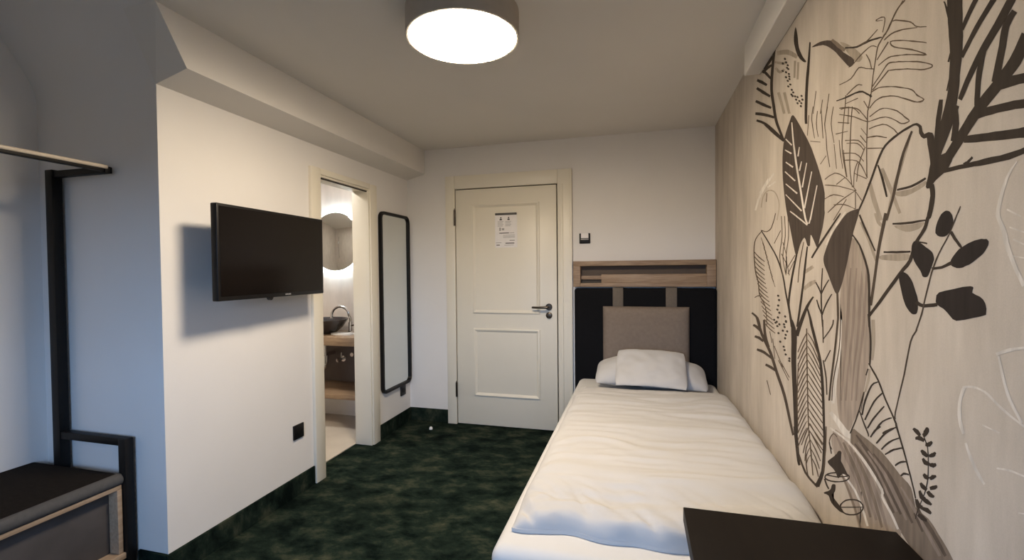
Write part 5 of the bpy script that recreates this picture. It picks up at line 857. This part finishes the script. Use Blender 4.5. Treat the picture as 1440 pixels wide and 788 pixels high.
for i, (dx, st) in enumerate(zip((0, .0062, .0124, .0186, .0248, .031, .0372), ('S', 'A', 'M', 'S', 'U', 'N', 'G'))):
    x0 = .045+dx; z0 = -h/2+.0075; z1 = z0+.0065; t = .0009; y0, y1 = -.0128, -.0118; ww = .0046
    def bar(a, b, c, e): box(bm, x0+a*ww, x0+b*ww, y0, y1, z0+c*(z1-z0), z0+e*(z1-z0))
    if st in 'S': bar(0, 1, 0, .16); bar(0, 1, .42, .58); bar(0, 1, .84, 1); bar(0, .22, .5, 1); bar(.78, 1, 0, .5)
    if st in 'A': bar(0, .22, 0, 1); bar(.78, 1, 0, 1); bar(0, 1, .84, 1)
    if st in 'M': bar(0, .2, 0, 1); bar(.8, 1, 0, 1); bar(.4, .6, .3, 1); bar(0, 1, .86, 1)
    if st in 'U': bar(0, .22, 0, 1); bar(.78, 1, 0, 1); bar(0, 1, 0, .16)
    if st in 'N': bar(0, .22, 0, 1); bar(.78, 1, 0, 1); bar(.2, .45, .6, 1); bar(.45, .6, .35, .7); bar(.55, .8, 0, .4)
    if st in 'G': bar(0, 1, 0, .16); bar(0, .22, 0, 1); bar(0, 1, .84, 1); bar(.78, 1, 0, .5); bar(.5, 1, .42, .55)
obj('logo', bm, 'grey_mark', tv)
bm = bmesh.new(); box(bm, -.10, .10, .052, .062, -.10, .10, .002); box(bm, -.03, .03, .060, .150, -.05, .05, .004); box(bm, -.06, .06, .142, .152, -.11, .11, .002)
obj('wall_bracket', bm, 'black_metal', tv)

mi_ = thing('wall_mirror', 'tall narrow mirror in a black rounded frame beside the bathroom doorway', 'mirror', (XL, 3.415, 1.06))
my, mz, mw, mh = 3.416, 1.058, .466, 1.432
def loop(w, h, r, x): return [Vector((x, my+a, mz+b)) for a, b in rrect(w, h, r, 8)]
bm = bmesh.new()
rings = [[bm.verts.new(p) for p in loop(*q)] for q in ((mw, mh, .055, XL+.001), (mw, mh, .055, XL+.026), (mw-.004, mh-.004, .054, XL+.028), (mw-.040, mh-.040, .037, XL+.028), (mw-.044, mh-.044, .036, XL+.026), (mw-.044, mh-.044, .036, XL+.008))]
for A, Bq in zip(rings, rings[1:]):
    n = len(A)
    for k in range(n): bm.faces.new((A[k], A[(k+1) % n], Bq[(k+1) % n], Bq[k]))
bmesh.ops.recalc_face_normals(bm, faces=bm.faces[:])
obj('frame', bm, 'black_metal', mi_)
bm = bmesh.new(); prism(bm, [(my+a, mz+b) for a, b in rrect(mw-.040, mh-.040, .037, 8)], 'x', XL+.008, XL+.014); obj('glass', bm, 'mirror', mi_)

def socket(y, z, label):
    s = thing('wall_socket', label, 'socket', (XL, y, z), 'black wall sockets')
    bm = bmesh.new(); box(bm, XL, XL+.010, y-.042, y+.042, z-.042, z+.042, .003); obj('cover_plate', bm, 'black_plastic', s)
    bm = bmesh.new(); lathe(bm, [(.021, .0125), (.021, .0095), (.019, .0105), (0, .0105)], (XL, y, z), 28, 'x')
    obj('insert', bm, 'black_metal', s)
socket(2.273, .37, 'black wall socket below the television'); socket(3.53, .292, 'black wall socket under the tall mirror')
sw = thing('card_switch', 'small black key card switch holding a white card beside the door', 'switch', (-.394, YB, 1.548))
bm = bmesh.new(); box(bm, -.436, -.352, YB-.012, YB, 1.508, 1.588, .003); box(bm, -.430, -.358, YB-.020, YB-.010, 1.512, 1.550, .003); obj('housing', bm, 'black_plastic', sw)
bm = bmesh.new(); box(bm, -.423, -.365, YB-.0165, YB-.0125, 1.535, 1.590, .001); obj('key_card', bm, 'paper', sw)
bm = bmesh.new(); box(bm, -.424, -.364, YB-.0208, YB-.0196, 1.538, 1.544); obj('slot_lip', bm, 'grey_mark', sw)

no = thing('door_notice', 'white printed notice sheet with a dark clip strip fixed on the door', 'notice', (-1.035, YB-.010, 1.63))
ny = YB-.0105
bm = bmesh.new(); box(bm, -1.128, -.940, ny-.0015, ny, 1.490, 1.772); obj('sheet', bm, 'paper', no)
bm = bmesh.new(); box(bm, -1.126, -.942, ny-.008, ny-.001, 1.757, 1.774, .002); obj('clip_strip', bm, 'ink', no)
bm = bmesh.new(); pz = ny-.0019
def ln(x0, x1, z0, z1, mi=0): box(bm, x0, x1, pz, ny-.0014, z0, z1, mi=mi)
for cx in (-1.078, -1.012):   # two head-and-shoulders pictograms with captions
    t = bmesh.new(); lathe(t, [(0, -.0004), (.006, -.0004), (.006, 0)], (cx, ny-.0015, 1.735), 16, 'y'); join(bm, t)
    t = bmesh.new(); prism(t, [(cx-.011, 1.715), (cx+.011, 1.715), (cx+.008, 1.727), (cx-.008, 1.727)], 'y', pz, ny-.0014); join(bm, t)
    for k in range(4): ln(cx-.028, cx+.022-.006*(k % 2), 1.702-k*.012, 1.706-k*.012, 1)
ln(-1.092, -1.078, 1.628, 1.655, 1); ln(-1.07, -1.05, 1.632, 1.650, 1)
ln(-1.092, -1.010, 1.606, 1.613); ln(-1.005, -.965, 1.607, 1.611, 1)
for k in range(3): ln(-1.06, -.96, 1.590-k*.010, 1.5935-k*.010, 1)
ln(-1.005, -.962, 1.544, 1.552, 1); ln(-1.122, -1.075, 1.528, 1.533, 1); ln(-1.118, -1.088, 1.508, 1.515); ln(-1.04, -.965, 1.522, 1.530, 0); ln(-1.05, -.97, 1.508, 1.512, 1)
obj('print', bm, ['ink', 'ink_pale'], no)

# ------------------------------------------------------------------ headboard wall
sf = thing('wall_shelf', 'oak box shelf with a long slot above the black headboard', 'shelf', (.04, YB, 1.17))
sx0, sx1, sy = -.478, XR-.004, YB-.075
bm = bmesh.new()
box(bm, sx0, sx1, sy, YB-.001, 1.330, 1.368, .003); box(bm, sx0, sx0+.055, sy, YB-.001, 1.170, 1.330, .002); box(bm, sx1-.062, sx1, sy, YB-.001, 1.170, 1.330, .002)
box(bm, sx0+.055, sx1-.062, sy, YB-.001, 1.170, 1.198, .002); box(bm, sx0+.215, sx1-.062, sy, YB-.001, 1.198, 1.265, .002); box(bm, sx0+.055, sx0+.215, sy+.035, YB-.001, 1.225, 1.255, .002)
obj('frame', bm, 'wood', sf)
bm = bmesh.new(); box(bm, sx0+.055, sx1-.062, YB-.012, YB-.001, 1.255, 1.330); obj('back_panel', bm, 'recess', sf)
bm = bmesh.new(); box(bm, sx0+.055, sx0+.215, YB-.022, YB-.001, 1.198, 1.225); obj('slot_insert', bm, 'gap', sf)
bm = bmesh.new(); box(bm, -.468, XR-.003, YB-.105, YB-.002, .002, 1.160, .022, 4)
hb = obj('headboard', bm, 'black_uph'); tag(hb, 'black upholstered headboard panel behind the pillows', 'headboard')
bc = thing('back_cushion', 'taupe back cushion hanging on two straps over the headboard', 'cushion', (.055, YB-.135, .6))
def pad(x0, x1, y0, y1, z0, z1, nx=20, nz=20, e=9):
    """upholstered pad: flat at the back, slightly domed front with soft edges"""
    bm = bmesh.new(); F = []
    for j in range(nz+1):
        row = []
        for i in range(nx+1):
            u, q = -math.cos(PI*i/nx), -math.cos(PI*j/nz)
            s = max(0, 1-abs(u)**e)*max(0, 1-abs(q)**e)
            row.append(bm.verts.new((x0+(u+1)/2*(x1-x0), y1-(y1-y0)*s**.45, z0+(q+1)/2*(z1-z0))))
        F.append(row)
    for j in range(nz):
        for i in range(nx): bm.faces.new((F[j][i], F[j][i+1], F[j+1][i+1], F[j+1][i]))
    ring = F[0]+[F[j][nx] for j in range(1, nz+1)]+F[nz][nx-1::-1]+[F[j][0] for j in range(nz-1, 0, -1)]
    bm.faces.new(ring[::-1]); bmesh.ops.recalc_face_normals(bm, faces=bm.faces[:])
    return bm
obj('pad', pad(-.250, .366, YB-.165, YB-.1065, .50, 1.024), 'taupe', bc)
for x0, x1 in ((-.177, -.100), (.203, .281)):
    bm = bmesh.new(); box(bm, x0, x1, YB-.112, YB-.1065, 1.00, 1.166, .002); box(bm, x0, x1, YB-.112, YB-.05, 1.1625, 1.1655)
    obj('strap', bm, 'strap', bc)

# ------------------------------------------------------------------ bed
bed = thing('bed', 'single bed with white sheeted mattress along the mural wall', 'bed', (.06, 2.4, 0))
bx, bX, bf, bh, zt = -.432, XR-.012, 1.292, YB-.107, .475
obj('base', B(bx+.01, bX-.01, bf+.01, bh-.01, .06, .235, .01), 'black_uph', bed)
for x in (bx+.07, bX-.10):
    for y in (bf+.08, bh-.12):
        bm = bmesh.new(); lathe(bm, [(0, 0), (.024, 0), (.028, .062), (0, .062)], (x+.02, y, 0), 20); obj('leg', bm, 'black_metal', bed)
bm = bmesh.new(); box(bm, bx, bX, bf, bh, .232, zt, .045, 6)
bmesh.ops.subdivide_edges(bm, edges=[e for e in bm.edges if e.calc_length() > .3], cuts=24, use_grid_fill=True)
for q in bm.verts:
    n = noise.noise(Vector((q.co.x*4, q.co.y*4, q.co.z*5)))*.003
    if q.co.y < bf+.05: n += .0035*math.sin(q.co.x*46+3*q.co.z*20)*max(0, (zt-q.co.z)/.2)
    q.co += Vector((0, -abs(n) if q.co.y < bf+.05 else 0, n*.5 if q.co.z > zt-.01 else 0))
obj('mattress', bm, 'sheet', bed, sm=60)

def cloth_slab(x0, x1, y0, y1, zb, T, nx, ny, disp, e=14):
    """closed soft slab: top with thickness T(u, v) and rounded rims, flat below"""
    bm = bmesh.new(); top, bot = [], []
    for j in range(ny+1):
        rt, rb = [], []
        for i in range(nx+1):
            u, v = -math.cos(PI*i/nx), -math.cos(PI*j/ny)
            u = .5*u+.5*math.sin(u*PI/2); v = .5*v+.5*math.sin(v*PI/2)
            s = (max(0, 1-abs(u)**e)*max(0, 1-abs(v)**(50 if v < 0 else e)))**.5
            x, y = x0+(u+1)/2*(x1-x0), y0+(v+1)/2*(y1-y0)
            dx, dy, dz = disp(x, y, u, v, s)
            h = T((u+1)/2, (v+1)/2)
            rt.append(bm.verts.new((x+dx, y+dy, zb+max(.014, h*(.16+.84*s)+dz))))
            rb.append(bm.verts.new((x+dx*.9, y+dy*.9, zb+.001)))
        top.append(rt); bot.append(rb)
    for j in range(ny):
        for i in range(nx):
            bm.faces.new((top[j][i], top[j][i+1], top[j+1][i+1], top[j+1][i])); bm.faces.new((bot[j][i], bot[j+1][i], bot[j+1][i+1], bot[j][i+1]))
    for i in range(nx):
        bm.faces.new((bot[0][i], bot[0][i+1], top[0][i+1], top[0][i])); bm.faces.new((bot[ny][i+1], bot[ny][i], top[ny][i], top[ny][i+1]))
    for j in range(ny):
        bm.faces.new((bot[j+1][0], bot[j][0], top[j][0], top[j+1][0])); bm.faces.new((bot[j][nx], bot[j+1][nx], top[j+1][nx], top[j][nx]))
    bmesh.ops.recalc_face_normals(bm, faces=bm.faces[:])
    return bm
def ddisp(x, y, u, v, s):
    n1 = noise.noise(Vector((x*1.7+3, y*5.5, 1)))            # cross folds from being shaken out
    n2 = noise.noise(Vector((x*2.5, y*16+2*noise.noise(Vector((x*3, y*3, 7))), 4)))
    n3 = noise.noise(Vector((x*9, y*9, 2)))
    n4 = noise.noise(Vector((x*3.5+1.5*n1, y*30, 6)))
    z = n1*.011+n2*.010*min(1, s*s)+n4*.0045*s+n3*.003
    f = max(0, 1-(y-1.40)/.28)                              # gathered at the foot
    q = abs(noise.noise(Vector((x*13+y*10, y*5, 9)))); z += f*s*(.014-.075*max(0, .2-q)-.004)+f*.007*noise.noise(Vector((x*24+y*14, y*8, 2)))
    z += max(0, u-.55)*.03*noise.noise(Vector((x*6-y*9, y*2, 3)))
    dy = -.03*f*noise.noise(Vector((x*7, 0, 5))); dx = -.006*noise.noise(Vector((0, y*6, 8)))*(1 if u < -.9 else 0)
    return dx, dy, z*min(1, s*1.4)
bm = cloth_slab(-.388, XR-.008, 1.405, 3.15, zt, lambda u, v: (.088-.030*v+.030*u*(1-v))*(.52+.48*min(1, v/.16)**.8), 120, 250, ddisp, 12)
tag(obj('duvet', bm, 'linen', sm=80), 'white rumpled duvet spread over the bed', 'duvet')

def pillow(name, label, cx, cy, cz, w, l, t, tilt, yaw, group, seed, droop=0, roll=0, m='linen', under=.7):
    nx, ny = 44, 36; bm = bmesh.new(); rows = {}
    for sgn in (1, -1):
        for j in range(ny+1):
            for i in range(nx+1):
                u, v = -math.cos(PI*i/nx), -math.cos(PI*j/ny)
                edge = i in (0, nx) or j in (0, ny)
                if sgn < 0 and edge: rows[(sgn, i, j)] = rows[(1, i, j)]; continue
                k = (max(0, 1-u*u)**.55)*(max(0, 1-v*v)**.55)
                pin = 1-.07*(1-abs(u)**2)*abs(v)**3, 1-.05*(1-abs(v)**2)*abs(u)**3
                cr_ = 1-.09*(u*u*v*v)**1.5
                x, y = u*w/2*pin[1]*cr_, v*l/2*pin[0]*cr_
                z = sgn*t/2*k*(1.15 if sgn > 0 else under)
                z += (noise.noise(Vector((x*7+seed, y*7, sgn)))*.016+noise.noise(Vector((x*16, y*16+seed, sgn)))*.008)*min(1, k*2)
                z -= droop*(abs(u)**2)*1.0
                rows[(sgn, i, j)] = bm.verts.new((x, y, z))
    for sgn in (1, -1):
        for j in range(ny):
            for i in range(nx):
                q = [rows[(sgn, i, j)], rows[(sgn, i+1, j)], rows[(sgn, i+1, j+1)], rows[(sgn, i, j+1)]]
                try: bm.faces.new(q if sgn > 0 else q[::-1])
                except ValueError: pass
    bmesh.ops.recalc_face_normals(bm, faces=bm.faces[:])
    R = Matrix.Translation((cx, cy, cz)) @ Matrix.Rotation(yaw, 4, 'Z') @ Matrix.Rotation(tilt, 4, 'X') @ Matrix.Rotation(roll, 4, 'Y')
    bmesh.ops.transform(bm, matrix=R, verts=bm.verts[:])
    return tag(obj(name, bm, m, sm=80), label, 'pillow', group)
pillow('pillow', 'wide white pillow lying against the back cushion', .085, 3.335, .578, .77, .33, .20, .30, -.02, 'pillows on the bed', 1.3, droop=.02, roll=.03)
pillow('pillow', 'smaller white pillow resting on top of the wide pillow', .085, 3.19, .647, .47, .36, .075, .58, -.03, 'pillows on the bed', 7.7, droop=.012, roll=.02, under=.25)

# ------------------------------------------------------------------ dark table at the foot of the bed
tb = thing('side_table', 'dark brown low table against the mural wall beyond the foot of the bed', 'table', (.33, .75, 0))
tx0, tx1, ty0, ty1 = .107, XR-.006, .32, 1.19
obj('tabletop', B(tx0, tx1, ty0, ty1, .685, .72, .002), 'table', tb)
for x in (tx0+.02, tx1-.06):
    for y in (ty0+.03, ty1-.07): obj('leg', B(x, x+.04, y, y+.04, 0, .685, .002), 'table', tb)
obj('apron', B(tx0+.03, tx1-.03, ty0+.05, ty1-.05, .62, .685, .002), 'table', tb)

# ------------------------------------------------------------------ clothes rack with bench in the niche
rk = thing('clothes_rack', 'black steel clothes rack with upholstered bench and oak rail in the niche', 'clothes rack', (-2.35, .85, 0))
ry0, ry1 = .05, 1.455
px_, fx = -2.49, -2.105
for y in (ry1, ry0):
    obj('rear_post', B(px_-.022, px_+.022, y-.02, y+.02, 0, 1.765, .003), 'black_metal', rk)
    obj('rail_arm', B(px_, -2.158, y-.014, y+.014, 1.732, 1.760, .003), 'black_metal', rk)
bm = bmesh.new(); box(bm, -2.178, -2.150, ry0-.02, ry1-.005, 1.748, 1.764, .005, 3); box(bm, -2.174, -2.154, ry0-.02, ry1-.02, 1.736, 1.749, .002)
for f in bm.faces: f.material_index = 1 if f.calc_center_median().z < 1.7485 and f.calc_center_median().z > 1.735 and len(f.verts) > 2 and all(v.co.z < 1.7495 for v in f.verts) and all(-2.1745 < v.co.x < -2.1535 for v in f.verts) else 0
obj('rail', bm, ['rail_wood', 'black_metal'], rk)
for y in (ry1, ry0):
    bm = bmesh.new(); box(bm, px_, fx+.0185, y-.016, y+.016, .575, .607, .003); box(bm, fx-.020, fx+.020, y-.018, y+.018, 0, .6055, .003)
    obj('armrest', bm, 'black_metal', rk)
sy0, sy1 = ry0+.02, ry1-.02
bm = bmesh.new(); box(bm, XN+.005, fx-.012, sy0, sy1, .415, .462, .012, 3); obj('seat_cushion', bm, 'seat', rk)
bm = bmesh.new(); tube(bm, [(fx-.014, sy0, .437), (fx-.014, sy1, .437)], .025, 20); obj('seat_roll', bm, 'seat_edge', rk)
bm = bmesh.new()
box(bm, XN+.005, fx, sy0, sy1, .396, .414, .002); box(bm, fx-.30, fx+.002, sy1-.020, sy1-.001, .125, .396, .002); box(bm, fx-.30, fx+.002, sy0+.001, sy0+.020, .125, .396, .002)
obj('bench_frame', bm, 'wood_y', rk)
bm = bmesh.new(); box(bm, XN+.005, fx+.012, sy0, sy1+.01, .100, .125, .002); obj('bottom_board', bm, 'wood_y', rk)
bm = bmesh.new(); box(bm, fx-.30, fx-.045, sy0+.021, sy1-.021, .1255, .394, .003); obj('bench_shade_infill', bm, 'box_in', rk)  # dark infill of the open compartment; its shade is put into the colour
bm = bmesh.new(); lathe(bm, [(0, .022), (.008, .021), (.013, .014), (.014, 0), (0, 0)], (-1.643, 3.472, 0), 24)
tag(obj('door_stop', bm, 'white_ceramic'), 'tiny white door stop on the carpet near the door', 'door stop')

# ------------------------------------------------------------------ daylight and view
wd = bpy.data.worlds.new('world'); bpy.context.scene.world = wd; wd.use_nodes = True
nt = wd.node_tree; bg = nt.nodes['Background']
tc = nt.nodes.new('ShaderNodeTexCoord'); sp = nt.nodes.new('ShaderNodeSeparateXYZ'); rp = nt.nodes.new('ShaderNodeValToRGB')
nt.links.new(tc.outputs['Generated'], sp.inputs[0]); nt.links.new(sp.outputs['Z'], rp.inputs[0]); nt.links.new(rp.outputs[0], bg.inputs[0])
e = rp.color_ramp.elements; e[0].position = 0; e[0].color = (.03, .035, .04, 1); e[1].position = .06; e[1].color = (.34, .58, 1, 1)
bg.inputs[1].default_value = SKY_STR
ld = bpy.data.lights.new('window_portal', 'AREA'); ld.shape = 'RECTANGLE'; ld.size = WX1-WX0; ld.size_y = WZ1-WZ0; ld.cycles.is_portal = True
lo = bpy.data.objects.new('window_portal', ld); C.objects.link(lo); lo.location = ((WX0+WX1)/2, YR-.12, (WZ0+WZ1)/2); lo.rotation_euler = (PI/2, 0, 0)

cam = bpy.data.cameras.new('camera'); co = bpy.data.objects.new('camera', cam); C.objects.link(co)
cam.sensor_width = 36; cam.lens = 649.97/1440*36; cam.clip_start = .02
yaw, pit, rol = .2641, -.0213, -.0099
fw = Vector((-math.sin(yaw)*math.cos(pit), math.cos(yaw)*math.cos(pit), math.sin(pit))); rt = Vector((math.cos(yaw), math.sin(yaw), 0)); up = rt.cross(fw)
r2 = rt*math.cos(rol)+up*math.sin(rol); u2 = -rt*math.sin(rol)+up*math.cos(rol)
co.matrix_world = Matrix(((r2.x, u2.x, -fw.x, 0), (r2.y, u2.y, -fw.y, 0), (r2.z, u2.z, -fw.z, 1.3043), (0, 0, 0, 1)))
sc = bpy.context.scene; sc.camera = co
vs = sc.view_settings; vs.view_transform = 'Standard'; vs.look = 'None'; vs.exposure = EXPO; vs.gamma = 1; vs.use_curve_mapping = False
sc.cycles.max_bounces = 10; sc.cycles.diffuse_bounces = 6; sc.cycles.use_denoising = True
